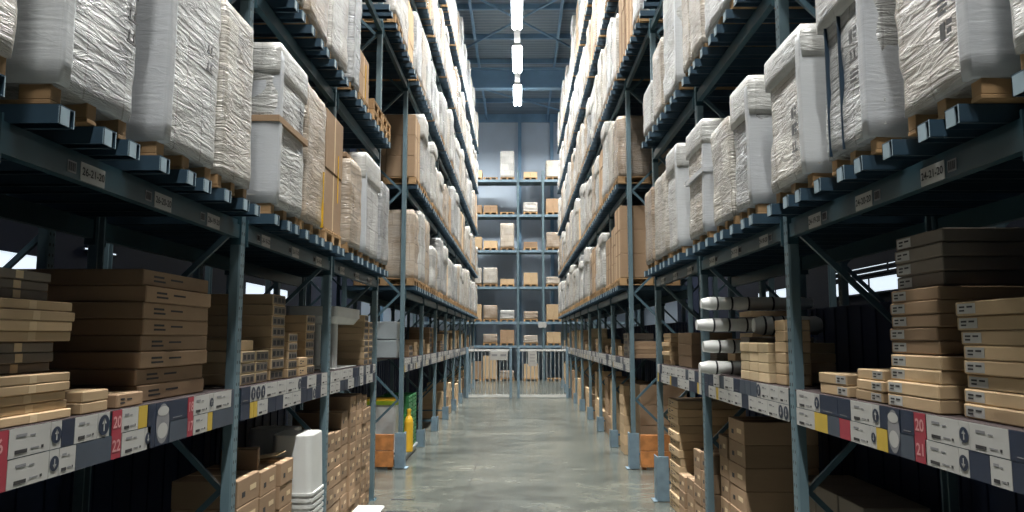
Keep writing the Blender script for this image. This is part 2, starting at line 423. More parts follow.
def bar_mesh():
    b = MB(); x0, x1, w, h, t = -1.22, .185, .052, .08, .006
    b.box(x0, x1, -w, w, h-t, h, M['bar']); b.box(x0, x1, -w, -w+t, 0, h-t, M['bar']); b.box(x0, x1, w-t, w, 0, h-t, M['bar'])
    b.box(x1-t, x1, -w, .018, 0.0, h-t, M['lit_bar_end']); b.box(x1, x1+.001, w-t, w, 0, h, M['lit_bar_end'])
    b.box(x0, x1, w-.02, w, 0, t, M['bar'])
    return b.mesh('support_bar')
bar_me = bar_mesh()
_beams = {}
def beam_mesh(L):
    k = round(L, 3)
    if k not in _beams:
        b = MB(); y0, y1 = -L/2, L/2
        lp = [(0, 0), (0, .10), (-.018, .105), (-.018, .14), (-.055, .14), (-.055, 0)]
        vs = [(x, y0, z) for x, z in lp] + [(x, y1, z) for x, z in lp]; n = 6
        b.add(vs, [(i, n+i, n+(i+1) % n, (i+1) % n)[::-1] for i in range(n)] + [tuple(range(n)), tuple(range(n, 2*n))[::-1]], M['beam'])
        for y in (y0+.008, y1-.008):
            b.box(-.07, .012, y-.006, y+.006, -.05, .16, M['beam'])
        _beams[k] = b.mesh('front_beam')
    return _beams[k]
plate_b = MB(); plate_b.box(0, .004, -.105, .105, -.045, .045, M['white'], .002); plate_me = plate_b.mesh('location_label')
tick_b = MB(); tick_b.box(0, .003, -.035, .035, -.028, .028, M['grey_ink'])
for k in range(7): tick_b.box(.003, .004, -.027+.008*k, -.027+.008*k+(.003 if k % 2 else .005), -.02, .02, M['ink'])
tick_me = tick_b.mesh('barcode_label')
def pallet_shelf(side, y0, y1, li, where, nbars=9, codes=None):
    z = LEV[li]; yc = (y0+y1)/2; L = y1-y0-.125
    t = thing('pallet_shelf', 'dark teal pallet beams with support bars, %s level, %s rack, %s' % (ORD[li], SN[side], where), 'rack shelf', (side_x(side), yc, z), side_rot(side), 'pallet shelves of the racks')
    fb = obj('front_beam', beam_mesh(L), t, (.0, 0, -.14))
    obj('rear_beam', beam_mesh(L), t, (-1.15, 0, -.14), (0, 0, PI))
    for k in range(nbars):
        yy = -L/2 + L*(k+.5)/nbars + (.04 if k % 3 == 1 else -.03 if k % 3 == 2 else 0)
        obj('support_bar', bar_me, t, (0, yy, .002))
    if codes:
        for yy, c in codes:
            ly = yy-yc if side < 0 else yc-yy
            pl = obj('location_label', plate_me, fb, (.001, ly, .048))
            if c: obj('location_number', text_mesh(c, .053, M['ink']), pl, (.006, 0, 0), FACE)
            obj('barcode_label', tick_me, fb, (.001, ly-.175 if side < 0 else ly+.165, .052))
def code(side, n): return ('26-%d-20' if side < 0 else '24-%d-20') % n
for s in (-1, 1):
    for i in range(4):
        y0, y1 = POSTS_NEAR[i:i+2]
        w = '%s bay before the crossing' % ORD[3-i]
        for li in range(0, 3 if i else 2):
            cd = None
            if li == 0 and i == 1: cd = [(y, code(s, n)) for y, n in ((3.6, 21), (4.33, 20), (5.06, 19))]
            elif li == 0 and i: cd = [(y0+d, code(s, n)) for d, n in ((.5, 21-3*(i-1)), (1.33, 20-3*(i-1)), (2.15, 19-3*(i-1)))]
            pallet_shelf(s, y0, y1, li, w, codes=cd)
    for li in range(2, 5):
        pallet_shelf(s, POSTS_NEAR[4], POSTS_FAR[0], li, 'over the crossing')
    for i in range(8):
        for li in range(5):
            pallet_shelf(s, POSTS_FAR[i], POSTS_FAR[i+1], li, '%s bay beyond the crossing' % ORD[i])

def blocker_sheet(side, y0, y1, where):  # added sheet behind a bay, there to block leaking light
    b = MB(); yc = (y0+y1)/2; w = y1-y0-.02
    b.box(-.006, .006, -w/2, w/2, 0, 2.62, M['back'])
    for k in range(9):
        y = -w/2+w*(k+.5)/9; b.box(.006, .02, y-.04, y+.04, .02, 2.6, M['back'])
    tag(obj('blocker_sheet', b, None, (side_x(side)-1.27*(1 if side < 0 else -1), yc, .001), (0, 0, side_rot(side))), 'added dark sheet blocking light behind the %s rack, %s' % (SN[side], where), 'back panel', 'added light-blocking sheets behind the racks')
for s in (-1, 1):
    for i in range(4): blocker_sheet(s, POSTS_NEAR[i], POSTS_NEAR[i+1], '%s bay before the crossing' % ORD[3-i])
    for i in range(8): blocker_sheet(s, POSTS_FAR[i], POSTS_FAR[i+1], '%s bay beyond the crossing' % ORD[i])

# ------------------------------------------------------------------ price-card shelf
disc_pts = [(math.cos(2*PI*i/20), math.sin(2*PI*i/20)) for i in range(20)]
def card_print(b, y0, y1, kind, r):
    """print on a white card: small bars of lettering and a picture"""
    w = y1-y0
    b.box(.0035, .0045, y0+w*.18, y0+w*.42, .022, .034, M['grey_ink']); b.box(.0035, .0045, y0+w*.16, y0+w*.44, -.046, -.030, M['ink'])
    b.box(.0035, .0045, y0+w*.52, y0+w*.72, -.036, -.030, M['grey_ink']); b.box(.0035, .0045, y0+w*.78, y0+w*.83, -.04, -.028, M['ink'])
    b.box(.0035, .0045, y0+w*.5, y0+w*.62, .02, .026, M['grey_ink'])
def disc(b, yc, rr, up, mat, inner):
    b.add([(.0055, yc+rr*x, rr*1.0*z) for x, z in disc_pts], [tuple(range(20))], mat)
    b.box(.006, .007, yc-rr*.09, yc+rr*.09, -rr*.6, rr*.6, inner)
    sg = 1 if up else -1
    b.add([(.007, yc-rr*.42, sg*rr*.12), (.007, yc+rr*.42, sg*rr*.12), (.007, yc, sg*rr*.66)], [(0, 1, 2) if up else (0, 2, 1)], inner)
CARD = {'w': 'white', 'n': 'navy', 's': 'slate', 'r': 'red', 'y': 'yellow', 'd': 'white', 'u': 'white', 'o': 'navy'}
CNAME = {'w': 'price_card', 'n': 'dark_card', 's': 'dark_card', 'r': 'number_card', 'y': 'yellow_card', 'd': 'arrow_card', 'u': 'arrow_card', 'o': 'picture_card'}
def product_shelf(side, y0, y1, where, cards, detail=True, deck=True):
    yc = (y0+y1)/2; L = y1-y0-.125
    t = thing('product_shelf', 'low shelf edged with two rows of price cards, %s rack, %s' % (SN[side], where), 'shelf', (side_x(side), yc, SLICE), side_rot(side), 'price card shelves')
    b = MB(); b.box(-.05, -.004, -L/2, L/2, -.235, -.012, M['beam']); obj('front_beam', b, t)
    b = MB(); b.box(-1.15, -1.1, -L/2, L/2, -.16, -.012, M['beam']); obj('rear_beam', b, t)
    b = MB(); b.box(-1.15, -.002, -L/2, L/2, -.012, 0, M['deck_board']); obj('deck', b, t)
    r = R(int(yc*100)+side)
    for c in cards:
        a, e, row, k = c[:4]; txt = c[4] if len(c) > 4 else None
        la, lb = (a-yc, e-yc) if side < 0 else (yc-e, yc-a)
        la, lb = max(la, -L/2+.004), min(lb, L/2-.004)
        if lb-la < .008: continue
        zc, hh = {0: (-.062, .060), 1: (-.187, .060), 2: (-.125, .122)}[row]
        w = lb-la; m = (la+lb)/2
        b = MB(); b.box(0, .003, -w/2+.002, w/2-.002, -hh, hh, M[CARD[k]])
        if k == 'o': b = MB(); b.box(0, .003, -w/2+.002, w/2-.002, -hh, hh, M['navy'])
        o = obj(CNAME[k], b, t, (0, m, zc))
        if k == 'r': o['label'] = 'red number card'
        if not detail: 
            if k in 'w' and w > .1: b = MB(); card_print(b, -w/2, w/2, k, r); obj('lettering', b, o)
            continue
        b = MB()
        if k == 'w' and w > .06: card_print(b, -w/2, w/2, k, r)
        elif k in 'ud': disc(b, 0, min(w*.46, .055), k == 'u', M['navy'], M['white'])
        elif k == 'o':
            b.add([(.004, w*.46*x, .115*z) for x, z in disc_pts], [tuple(range(20))], M['grey_ink'])
            b.add([(.0045, w*.36*x, .045*z-.04) for x, z in disc_pts], [tuple(range(20))], M['white'])
            b.add([(.005, w*.40*x, .028*z+.072) for x, z in disc_pts], [tuple(range(20))], M['white'])
        elif k == 'n' and w > .12 and row == 0:
            b.box(.0032, .004, -w*.3, w*.2, -.045, -.041, M['grey_ink'])
        if b.v: obj('lettering', b, o)
        if k == 'r' and txt:
            for q, sx in enumerate(txt):
                obj('number', text_mesh(sx, .082, M['pink']), o, (.0045, 0, .06-.12*q), FACE)
def px_cards(side, lst):
    """spread measured along the shelf edge, converted once to metres along the rack"""
    out = []
    for c in lst:
        a, e = c[0], c[1]
        out.append((min(a, e), max(a, e), *c[2:]))
    return out
CARDS_LEFT = [(2.965, 3.12, 2, 'r', ('26', '2')), (3.112, 3.395, 0, 'w'), (3.395, 3.476, 0, 'u'), (3.476, 3.577, 0, 'n'), (3.577, 3.77, 0, 'w'), (3.77, 3.88, 0, 'u'), (3.906, 4.003, 2, 'r', ('20', '22')), (3.996, 4.173, 0, 'w'), (4.173, 4.273, 0, 'y'), (4.281, 4.374, 2, 'n'), (4.374, 4.548, 2, 'o'), (4.54, 4.785, 0, 'n'), (4.554, 4.799, 1, 's'), (4.792, 4.88, 2, 'r', ('18', '17')), (4.872, 5.123, 0, 'w'), (5.123, 5.189, 0, 'u'), (5.189, 5.512, 0, 'w'), (3.12, 3.395, 1, 'w'), (3.395, 3.468, 1, 'd'), (3.468, 3.599, 1, 'w'), (3.599, 3.913, 1, 's'), (4.01, 4.253, 1, 'w'), (4.253, 4.322, 1, 'd'), (4.886, 5.104, 1, 'w'), (5.104, 5.186, 1, 'y'), (5.186, 5.583, 1, 's'), (5.512, 5.569, 0, 's')]
CARDS_RIGHT = [(5.198, 5.53, 0, 'w'), (5.113, 5.198, 0, 'u'), (4.828, 5.113, 0, 'n'), (4.641, 4.828, 0, 'n'), (4.357, 4.641, 0, 'w'), (4.274, 4.357, 0, 'u'), (4.183, 4.274, 0, 'n'), (4.05, 4.19, 2, 'o'), (3.902, 4.042, 0, 'n'), (3.916, 4.057, 1, 's'), (3.797, 3.91, 2, 'r', ('20', '21')), (3.51, 3.789, 0, 'w'), (3.434, 3.51, 0, 'u'), (3.16, 3.434, 0, 'w'), (2.874, 3.16, 0, 'n'), (5.212, 5.545, 1, 'w'), (4.997, 5.212, 1, 'y'), (4.813, 4.997, 1, 's'), (4.656, 4.813, 1, 'r'), (4.384, 4.656, 1, 'w'), (4.323, 4.384, 1, 'd'), (4.197, 4.323, 1, 'y'), (3.525, 3.813, 1, 'w'), (3.448, 3.525, 1, 'd'), (3.298, 3.448, 1, 'n'), (3.155, 3.298, 1, 'w'), (2.888, 3.155, 1, 'n')]
def random_cards(y0, y1, seed):
    r = R(seed); out = []
    for row in (0, 1):
        y = y0+.07
        while y < y1-.08:
            k = r.choice('wwwsndywn' if row else 'wwuwnswn'); w = {'w': r.uniform(.2, .34), 'n': .2, 's': .16, 'y': .08, 'u': .11, 'd': .11}[k]
            out.append((y, min(y+w, y1-.07), row, k)); y += w+.004
    return out
for s in (-1, 1):
    for i in range(4):
        y0, y1 = POSTS_NEAR[i:i+2]
        if i == 1: cards = CARDS_LEFT if s < 0 else CARDS_RIGHT
        else: cards = random_cards(y0, y1, i*7+s) if i else []
        product_shelf(s, y0, y1, '%s bay before the crossing' % ORD[3-i], cards, detail=i in (1, 2))
    for i in range(8):
        y0, y1 = POSTS_FAR[i], POSTS_FAR[i+1]
        product_shelf(s, y0, y1, '%s bay beyond the crossing' % ORD[i], random_cards(y0, y1, 50+i*7+s), detail=False)

# ------------------------------------------------------------------ pallets and wrapped loads
def pallet_mesh(L=1.2, W=.8):
    b = MB(); H = .14
    for k in range(3):
        y = (-W/2+.05, 0, W/2-.05)[k]
        b.box(-L/2, L/2, y-.05, y+.05, 0, .02, M['wood'], .003)
        for x in (-L/2+.075, 0, L/2-.075): b.box(x-.072, x+.072, y-.049, y+.049, .02, .098, M['wood'], .004)
    for x in (-L/2+.072, 0, L/2-.072): b.box(x-.07, x+.07, -W/2, W/2, .098, .118, M['wood'], .003)
    n = 7
    for k in range(n):
        y = -W/2 + .05 + (W-.1)*k/(n-1)
        b.box(-L/2, L/2, y-.046, y+.046, .118, H, M['wood'], .003)
    return b.mesh('wooden_pallet')
pallet_me = pallet_mesh()
def wrap_mesh(name, d, w, h, seed, mat, amp=.018, rad=.06, n=12, lumps=True, taper=.0, z0=0):
    """rounded, lightly crumpled block; x depth d, y width w, from z0 to h"""
    b = MB(); off = Vector((seed*3.7, seed*1.3, seed*2.1)); idx = {}; vs = []; fs = []
    r = R(seed); nz = max(4, int(n*(h-z0)/max(d, w))+2)
    tiltx, tilty = r.uniform(-.012, .012), r.uniform(-.012, .012)
    def P(i, j, k):
        key = (i, j, k)
        if key in idx: return idx[key]
        p = Vector((d*(i/n-.5), w*(j/n-.5), (h-z0)*(k/nz)-(h-z0)/2))
        hd = Vector((d/2, w/2, (h-z0)/2)); rr = min(rad, hd.x*.9, hd.y*.9, hd.z*.9)
        q = Vector((max(-hd.x+rr, min(hd.x-rr, p.x)), max(-hd.y+rr, min(hd.y-rr, p.y)), max(-hd.z+rr*.6, min(hd.z-rr*.6, p.z))))
        dv = p-q
        if dv.length > 1e-6:
            m = max(abs(dv.x)/rr, abs(dv.y)/rr, abs(dv.z)/(rr*.6))
            e = Vector((dv.x/rr, dv.y/rr, dv.z/(rr*.6)))
            e = e.normalized()*m
            nrm = e.normalized(); p = q + Vector((e.x*rr, e.y*rr, e.z*rr*.6))
        else: nrm = Vector((0, 0, 0))
        f = noise.fractal(Vector((p.x*2.2, p.y*2.2, p.z*5.0)) + off, 1.0, 2.0, 3)
        if lumps: f += .8*noise.noise(Vector((p.x*1.5, p.y*1.5, round(p.z/.31))) + off*1.7)
        p = p + nrm*f*amp
        tz = (p.z+(h-z0)/2)/max(h, .01)
        p.x *= 1-taper*tz; p.y *= 1-taper*tz
        p.x += tiltx*tz; p.y += tilty*tz
        p.z += (h+z0)/2
        idx[key] = len(vs); vs.append(p); return idx[key]
    for i in range(n):
        for j in range(n):
            fs.append((P(i, j, 0), P(i, j+1, 0), P(i+1, j+1, 0), P(i+1, j, 0)))
            fs.append((P(i, j, nz), P(i+1, j, nz), P(i+1, j+1, nz), P(i, j+1, nz)))
        for k in range(nz):
            fs.append((P(i, 0, k), P(i+1, 0, k), P(i+1, 0, k+1), P(i, 0, k+1)))
            fs.append((P(i, n, k), P(i, n, k+1), P(i+1, n, k+1), P(i+1, n, k)))
            fs.append((P(0, i, k), P(0, i, k+1), P(0, i+1, k+1), P(0, i+1, k)))
            fs.append((P(n, i, k), P(n, i+1, k), P(n, i+1, k+1), P(n, i, k+1)))
    b.add(vs, fs, mat, True)
    return b.mesh(name)
def carton_load_mesh(name, d, w, h, seed, mat, rows=3, cols=2):
    b = MB(); r = R(seed)
    for k in range(rows):
        for j in range(cols):
            for i in range(2):
                x0, x1 = -d/2+d*i/2, -d/2+d*(i+1)/2; y0, y1 = -w/2+w*j/cols, -w/2+w*(j+1)/cols
                jx = r.uniform(0, .012)
                b.box(x0+.003, x1-.003-(jx if i else 0), y0+.003, y1-.003, h*k/rows+.001, h*(k+1)/rows-.002, mat, .006)
                if i:
                    ym = (y0+y1)/2; b.box(x1-.004-jx, x1-.002-jx, ym-.02, ym+.02, h*k/rows+.01, h*(k+1)/rows-.01, M['pale'])
    return b.mesh(name)
def marks_mesh(seed, n=5):
    """handling marks printed on a side: bars, arrows, blocks of lettering"""
    b = MB(); r = R(seed); I = M['faded_ink']
    for k in range(n):
        z = .15*k; kind = r.randint(0, 2)
        if kind == 0:
            for q in range(3): b.box(0, .003, -.06, .02+r.uniform(0, .05), z+.036*q, z+.036*q+.02, I)
        elif kind == 1:
            b.box(0, .003, -.06, .06, z, z+.018, I)
            for x in (-.04, .02):
                b.box(0, .003, x, x+.012, z+.02, z+.07, I); b.add([(.003, x-.014, z+.065), (.003, x+.026, z+.065), (.003, x+.006, z+.1)], [(0, 1, 2)], I)
        else:
            b.box(0, .003, -.05, .0, z, z+.1, I); b.box(0, .003, .02, .06, z+.02, z+.05, I); b.box(0, .003, .02, .07, z+.07, z+.1, I)
    return b.mesh('handling_marking')
PZ = .085
def load(side, li, y0, y1, top, kind, label, seed, near=True, over=.155, depth=1.15, extras=(), me=None, cme=None, name=None):
    """one pallet with its load on beam level li, from y0 to y1, load top at height top"""
    yc, w = (y0+y1)/2, y1-y0; z = LEV[li]+PZ
    xf = side_x(side) - side*0 ; rot = side_rot(side)
    cx = side_x(side) + (over-depth/2)*(1 if side < 0 else -1)
    t = thing(name or 'wrapped_pallet', label, 'pallet load', (cx, yc, z), rot, 'pallet loads on the racks')
    obj('wooden_pallet', pallet_me, t, (-.012 if near else .01, 0, 0), (0, 0, 0), ((depth-.03)/1.2, (w-.05)/.8, .98))
    h = top-z-.143; f0 = -1 if side < 0 else 1   # local y direction that looks at the camera
    if kind == 'wrap' or kind == 'warm':
        if me is not None: obj('wrapped_goods', me, t, (0, 0, .125), (0, 0, 0), (depth/1.15, w/.8, (h+.015)/1.4))
        else: obj('wrapped_goods', wrap_mesh('wrapped_goods', depth, w-.02, h+.058, seed, M['film'] if kind == 'wrap' else M['film_warm'], .013, .035, 16), t, (0, 0, .082))
    elif kind == 'smooth':
        obj('wrapped_goods', wrap_mesh('wrapped_goods', depth, w-.02, h+.085, seed, M['foam'], .006, .05, 10, False), t, (0, 0, .055))
    elif kind == 'carton':
        obj('carton_stack', me or carton_load_mesh('carton_stack', depth-.06, w-.03, h, seed, M['carton'], 2, 1), t, (0, 0, .142), (0, 0, 0), (1, w/.8, h/1.4) if me else (1, 1, 1))
    if near:
        for e in extras:
            if e[0] == 'cover':
                obj('cover_sheet', wrap_mesh('cover_sheet', depth+.05, w+.022, h+.073, seed+50, M['cover'], .007, .03, 14, False, 0, h*e[1]+.023), t, (0, 0, .082))
            elif e[0] == 'side':          # smooth sheet folded round the end that faces the camera
                yy = f0*(w/2-.05)
                obj('side_sheet', wrap_mesh('side_sheet', depth+.02, .10, h*e[1]+.052, seed+80, M['foam'], .003, .028, 10, False), t, (.012, yy, .084))
            elif e[0] == 'band':
                q = MB(); q.box(-depth/2-.025, depth/2+.028, -w/2-.012, w/2+.012, h*e[1], h*e[1]+.05, M[e[2]]); obj('band', q, t, (0, 0, .12))
            elif e[0] == 'strap':
                q = MB(); za, zb = (e[3][0]*h, e[3][1]*h) if len(e) > 3 else (.0, h); q.box(depth/2-.035, depth/2+(-.027 if kind == 'carton' else .012), -.0045, .0045, za, zb, M[e[2]])
                obj('strap', q, t, (0, e[1]*w, .10))
            elif e[0] == 'marks':
                obj('handling_marking', marks_mesh(seed, e[3]), t, (depth/2+.014, e[1]*w, .12+h*e[2]), (0, 0, 0), (1, .75, .75))
            elif e[0] == 'top':
                obj('top_carton', carton_load_mesh('top_carton', depth-.1, w-.06, e[1], seed, M['carton'], 1, 1), t, (0, 0, .142+h+.012))
    return t
def nb(txt, li, i, side): return '%s, %s level, %s bay before crossing, %s rack' % (txt, ORD[li], ORD[3-i], SN[side])
def bay(y): return 0 if y < 2.9 else 1 if y < 5.6 else 2 if y < 8.3 else 3
L1 = [
    (2.1, 2.78, 4.7, 'wrap', 'film-wrapped pallet', ()),
    (3.0, 3.66, 4.80, 'wrap', 'grey pallet under loose white cover sheet', (('side', .98), ('cover', .66), ('marks', .34, .25, 4))),
    (3.92, 4.69, 4.82, 'wrap', 'tall wrapped pallet with smooth white end', (('side', 1.0), ('marks', .22, .38, 2))),
    (4.75, 5.32, 4.55, 'wrap', 'crumpled shiny wrapped pallet', ()),
    (5.79, 6.58, 4.64, 'wrap', 'two-tier white lidded wrapped pallet', (('side', .98), ('band', .50, 'carton'), ('cover', .82), ('marks', .3, .58, 2))),
    (6.63, 7.36, 4.63, 'warm', 'loosely wrapped pallet with yellow strap', (('strap', .34, 'strap', (.0, .45)),)),
    (7.45, 8.2, 4.64, 'carton', 'brown double-carton pallet with yellow strap', (('strap', .2, 'strap', (.3, .72)),)),
    (8.45, 9.1, 4.36, 'warm', 'brown-topped wrapped pallet', (('top', .06),)),
    (9.2, 10.18, 4.60, 'wrap', 'smooth white-ended wrapped pallet', (('side', 1.0), ('cover', .75))),
    (10.34, 11.0, 4.50, 'wrap', 'rounded grey wrapped pallet', ()),
]
for k, (a, e, tp, kd, ds, ex) in enumerate(L1):
    load(-1, 0, a, e, tp, kd, nb(ds, 0, bay(a), -1), 11+k, True, .165, 1.15, ex)
R1 = [
    (2.1, 2.78, 4.7, 'wrap', 'film-wrapped pallet', ()),
    (2.965, 3.60, 4.80, 'wrap', 'broad wrapped pallet with black handling marks', (('side', .99), ('cover', .60), ('marks', .22, .14, 4))),
    (3.87, 4.49, 4.82, 'wrap', 'tall pale pallet with dark vertical straps', (('side', 1.0), ('strap', -.05, 'blue_strap'), ('strap', -.34, 'blue_strap'), ('cover', .55), ('marks', .26, .22, 3))),
    (4.74, 5.48, 4.33, 'wrap', 'creased wrapped pallet with white lid', (('side', .99), ('cover', .80), ('marks', .24, .16, 3))),
    (5.86, 6.40, 4.38, 'wrap', 'white capped wrapped pallet', (('side', 1.0), ('cover', .72), ('marks', .25, .3, 2))),
    (6.46, 7.14, 4.25, 'wrap', 'low crumpled film-wrapped pallet', ()),
    (7.38, 8.14, 4.48, 'wrap', 'two-tier wrapped pallet with white end', (('side', 1.0), ('band', .52, 'foam'), ('cover', .80))),
    (8.60, 9.26, 4.55, 'wrap', 'two-tier smooth-ended wrapped pallet', (('side', 1.0), ('cover', .78))),
    (9.34, 10.27, 4.44, 'wrap', 'creased shiny wrapped pallet', ()),
    (10.36, 11.0, 4.41, 'warm', 'slim buff wrapped pallet', ()),
]
for k, (a, e, tp, kd, ds, ex) in enumerate(R1):
    load(1, 0, a, e, tp, kd, nb(ds, 0, bay(a), 1), 41+k, True, .15, 1.15, ex)
L2 = [
    (-1, 5.8, 6.54, 6.3, 'warm', 'brown-edged pallet', ()), (-1, 6.6, 7.36, 6.5, 'warm', 'buff creased wrapped pallet', ()), (-1, 7.44, 8.2, 6.7, 'wrap', 'white creased wrapped pallet', ()),
    (-1, 8.44, 8.86, 6.75, 'wrap', 'bright white slim wrapped pallet', (('cover', .86),)), (-1, 8.93, 9.57, 5.87, 'carton', 'small brown carton pallet with yellow strap', (('strap', .1, 'strap', (.1, .9)),)),
    (1, 5.8, 6.24, 6.7, 'wrap', 'pale slim wrapped pallet', ()), (1, 6.3, 7.22, 6.72, 'wrap', 'white two-sided wrapped pallet', (('cover', .7),)), (1, 7.3, 7.82, 6.3, 'warm', 'timber-based buff wrapped pallet', ()),
    (1, 7.87, 8.24, 6.7, 'warm', 'slim brown-sided pallet', ()), (1, 8.46, 9.34, 6.74, 'wrap', 'tall white wrapped pallet', (('side', 1.0),)), (1, 9.44, 10.12, 6.2, 'warm', 'lumpy buff wrapped pallet', ()), (1, 10.24, 10.95, 5.9, 'wrap', 'lower grey wrapped pallet', ()),
]
for k, (s, a, e, tp, kd, ds, ex) in enumerate(L2):
    load(s, 1, a, e, tp, kd, nb(ds, 1, bay(a), s), 71+k, True, .16, 1.15, ex)
for k in range(4):
    tag(obj('wooden_pallet', pallet_me, None, (-XL+.17-.6, (9.98, 10.66)[k % 2], LEV[1]+PZ+.142*(k//2)), (0, 0, 0), (1, .78, 1)), 'empty wooden pallet, %s, left second level beside crossing' % ('lower one of the pile further from crossing', 'lower one of the pile at crossing', 'upper one of the pile further from crossing', 'upper one of the pile at crossing')[k], 'pallet', 'empty pallets stacked by the crossing')
# prototypes for the many loads further off
protos = {'wrap': [wrap_mesh('wrapped_goods', 1.15, .78, 1.4, 200+k, M['film'], .02, .05, 9, True, .02 if k % 3 == 0 else 0) for k in range(9)],
          'warm': [wrap_mesh('wrapped_goods', 1.12, .76, 1.4, 300+k, M['film_warm'], .02, .05, 9) for k in range(4)],
          'carton': [carton_load_mesh('carton_stack', 1.1, .76, 1.4, 400+k, (M['carton'], M['tan'])[k % 2], 3, 2) for k in range(3)]}
far_cov = [wrap_mesh('cover_sheet', 1.19, .81, 1.44, 500+k, M['cover'], .008, .045, 8, False, 0, (.95, 1.15)[k]) for k in range(2)]
TONE = {'wrap': ['film-wrapped pallet'], 'warm': ['buff film-wrapped pallet'], 'carton': ['brown carton pallet']}
def far_loads():
    for s in (-1, 1):
        for i in range(-1, 8):
            y0 = POSTS_FAR[i] if i >= 0 else POSTS_NEAR[4]
            for li in range(5):
                if i < 0 and li < 2: continue
                for k in range(3):
                    r = R(1000+i*97+li*13+k*5+(s+1)*777)
                    a = y0+.1+k*.86; w = .80
                    if i < 0: a = y0 + .1 + k*.85
                    kd = r.choices(['wrap', 'warm', 'carton'], [6, 2.0, 1.0])[0]
                    hmax = (LEV[li+1]-.16 if li < 4 else 13.4) - .02
                    lo = LEV[li]+PZ+.14
                    top = lo + (hmax-lo)*r.uniform(.62, .98)
                    if li == 4: top = lo + r.uniform(1.2, 2.0)
                    if s < 0 and i == 0 and li == 1 and k == 0: kd, top, w = 'carton', 6.5, .8
                    if s > 0 and i == 0 and li == 0 and k == 0: kd, top = 'carton', 4.75
                    where = ('%s bay beyond the crossing' % ORD[i]) if i >= 0 else 'over the crossing'
                    ds = r.choice(TONE[kd])
                    me = r.choice(protos[kd])
                    lb = '%s, %s of three, %s level, %s, %s rack' % (ds, ('first', 'middle', 'last')[k], ORD[li], where, SN[s])
                    t = load(s, li, a, a+w, top, kd, lb, 5000+i*100+li*10+k, False, .15+r.uniform(-.02, .03), 1.15, (), me)
                    h = top-LEV[li]-PZ-.143
                    if kd == 'wrap' and r.random() < .35:
                        t['label'] = t['label'].replace('film-wrapped pallet', 'sheet-capped wrapped pallet')
                        obj('cover_sheet', r.choice(far_cov), t, (0, 0, .125), (0, 0, 0), (1, w/.8, (h+.015)/1.4))
far_loads()

# ------------------------------------------------------------------ boxes in stacks
_bx = {}
def box_mesh(d, w, h, mat, style):
    key = (round(d, 3), round(w, 3), round(h, 3), mat, style)
    if key in _bx: return _bx[key]
    b = MB(); b.box(-d, 0, -w/2, w/2, 0, h, M[mat], min(.006, h*.1))
    e = .0012
    if style == 'label_far' or style == 'label_near':
        sg = 1 if style == 'label_far' else -1       # white address label near one end of the aisle face
        y0 = sg*(w/2-.02); y1 = sg*(w/2-.02-min(.14, w*.35)); ya, yb = min(y0, y1), max(y0, y1)
        b.box(0, e, ya, yb, h*.14, h*.86, M['white'])
        for q in (.12, .55): b.box(e, 2*e, ya+(yb-ya)*q, ya+(yb-ya)*(q+.3), h*.55, h*.68, M['ink'])
        b.box(e, 2*e, ya+(yb-ya)*.12, ya+(yb-ya)*.4, h*.3, h*.42, M['ink'])
    elif style == 'print':
        b.box(0, e, -w*.36, -w*.22, h*.55, h*.68, M['ink']); b.box(0, e, -w*.36, -w*.2, h*.28, h*.4, M['ink']); b.box(0, e, -w*.12, w*.06, h*.5, h*.62, M['ink'])
    elif style == 'print_far':
        b.box(0, e, w*.05, w*.34, h*.42, h*.62, M['pale']); b.box(0, e, -w*.3, -w*.16, h*.3, h*.5, M['ink'])
    elif style == 'art':
        b.box(0, e, -w*.46, w*.46, h*.1, h*.9, M['grey_carton'])
        for q in (-.3, 0, .28): b.box(e, 2*e, w*(q-.1), w*(q+.09), h*.25, h*.7, M['ink'])
    elif style == 'tape':
        b.box(0, e, -.025, .025, 0.003, h-.003, M['pale'])
    if style != 'plain': b.box(-d*.97, -.01, -.02, .02, h, h+.0006, M['pale'])
    _bx[key] = b.mesh('carton'); return _bx[key]
def stack(side, xin, y0, y1, z0, n, h, depth, name, mat, phrase, ds, style='plain', jit=.012, seed=0, cat='box', cols=1, skip=(), rot=.02, group=None):
    """n boxes on top of each other; xin = distance of their aisle face behind the rack face"""
    r = R(seed+int(y0*100)+n*7+side); out = []
    w = (y1-y0)/cols
    for c in range(cols):
        for k in range(n):
            if (c, k) in skip: continue
            yc = y0+w*(c+.5)
            me = box_mesh(depth, w-.008-2*jit*.6, h-.0025, mat, style)
            x = side_x(side) - (xin+r.uniform(0, jit))*(1 if side < 0 else -1)
            o = obj(name, me, None, (x, yc+r.uniform(-jit, jit)*.5, z0+.0015+k*h), (0, 0, side_rot(side)+r.uniform(-rot, rot)*min(1, .3/max(w, depth))))
            m = n - sum(1 for q in skip if q[0] == c) - k
            m = max(1, m)
            pos = 'topmost' if m == 1 and n > 1 else ORD[m-1]+' from top' if n > 1 else 'single'
            cc = '' if cols == 1 else (', %s column' % ORD[c])
            tag(o, '%s %s, %s%s, %s' % (pos, ds, phrase[0], cc, phrase[1]) if phrase[1] else '%s %s, %s%s' % (pos, ds, phrase[0], cc), cat, group or phrase[0])
            out.append(o)
    return out
S = SLICE+.002
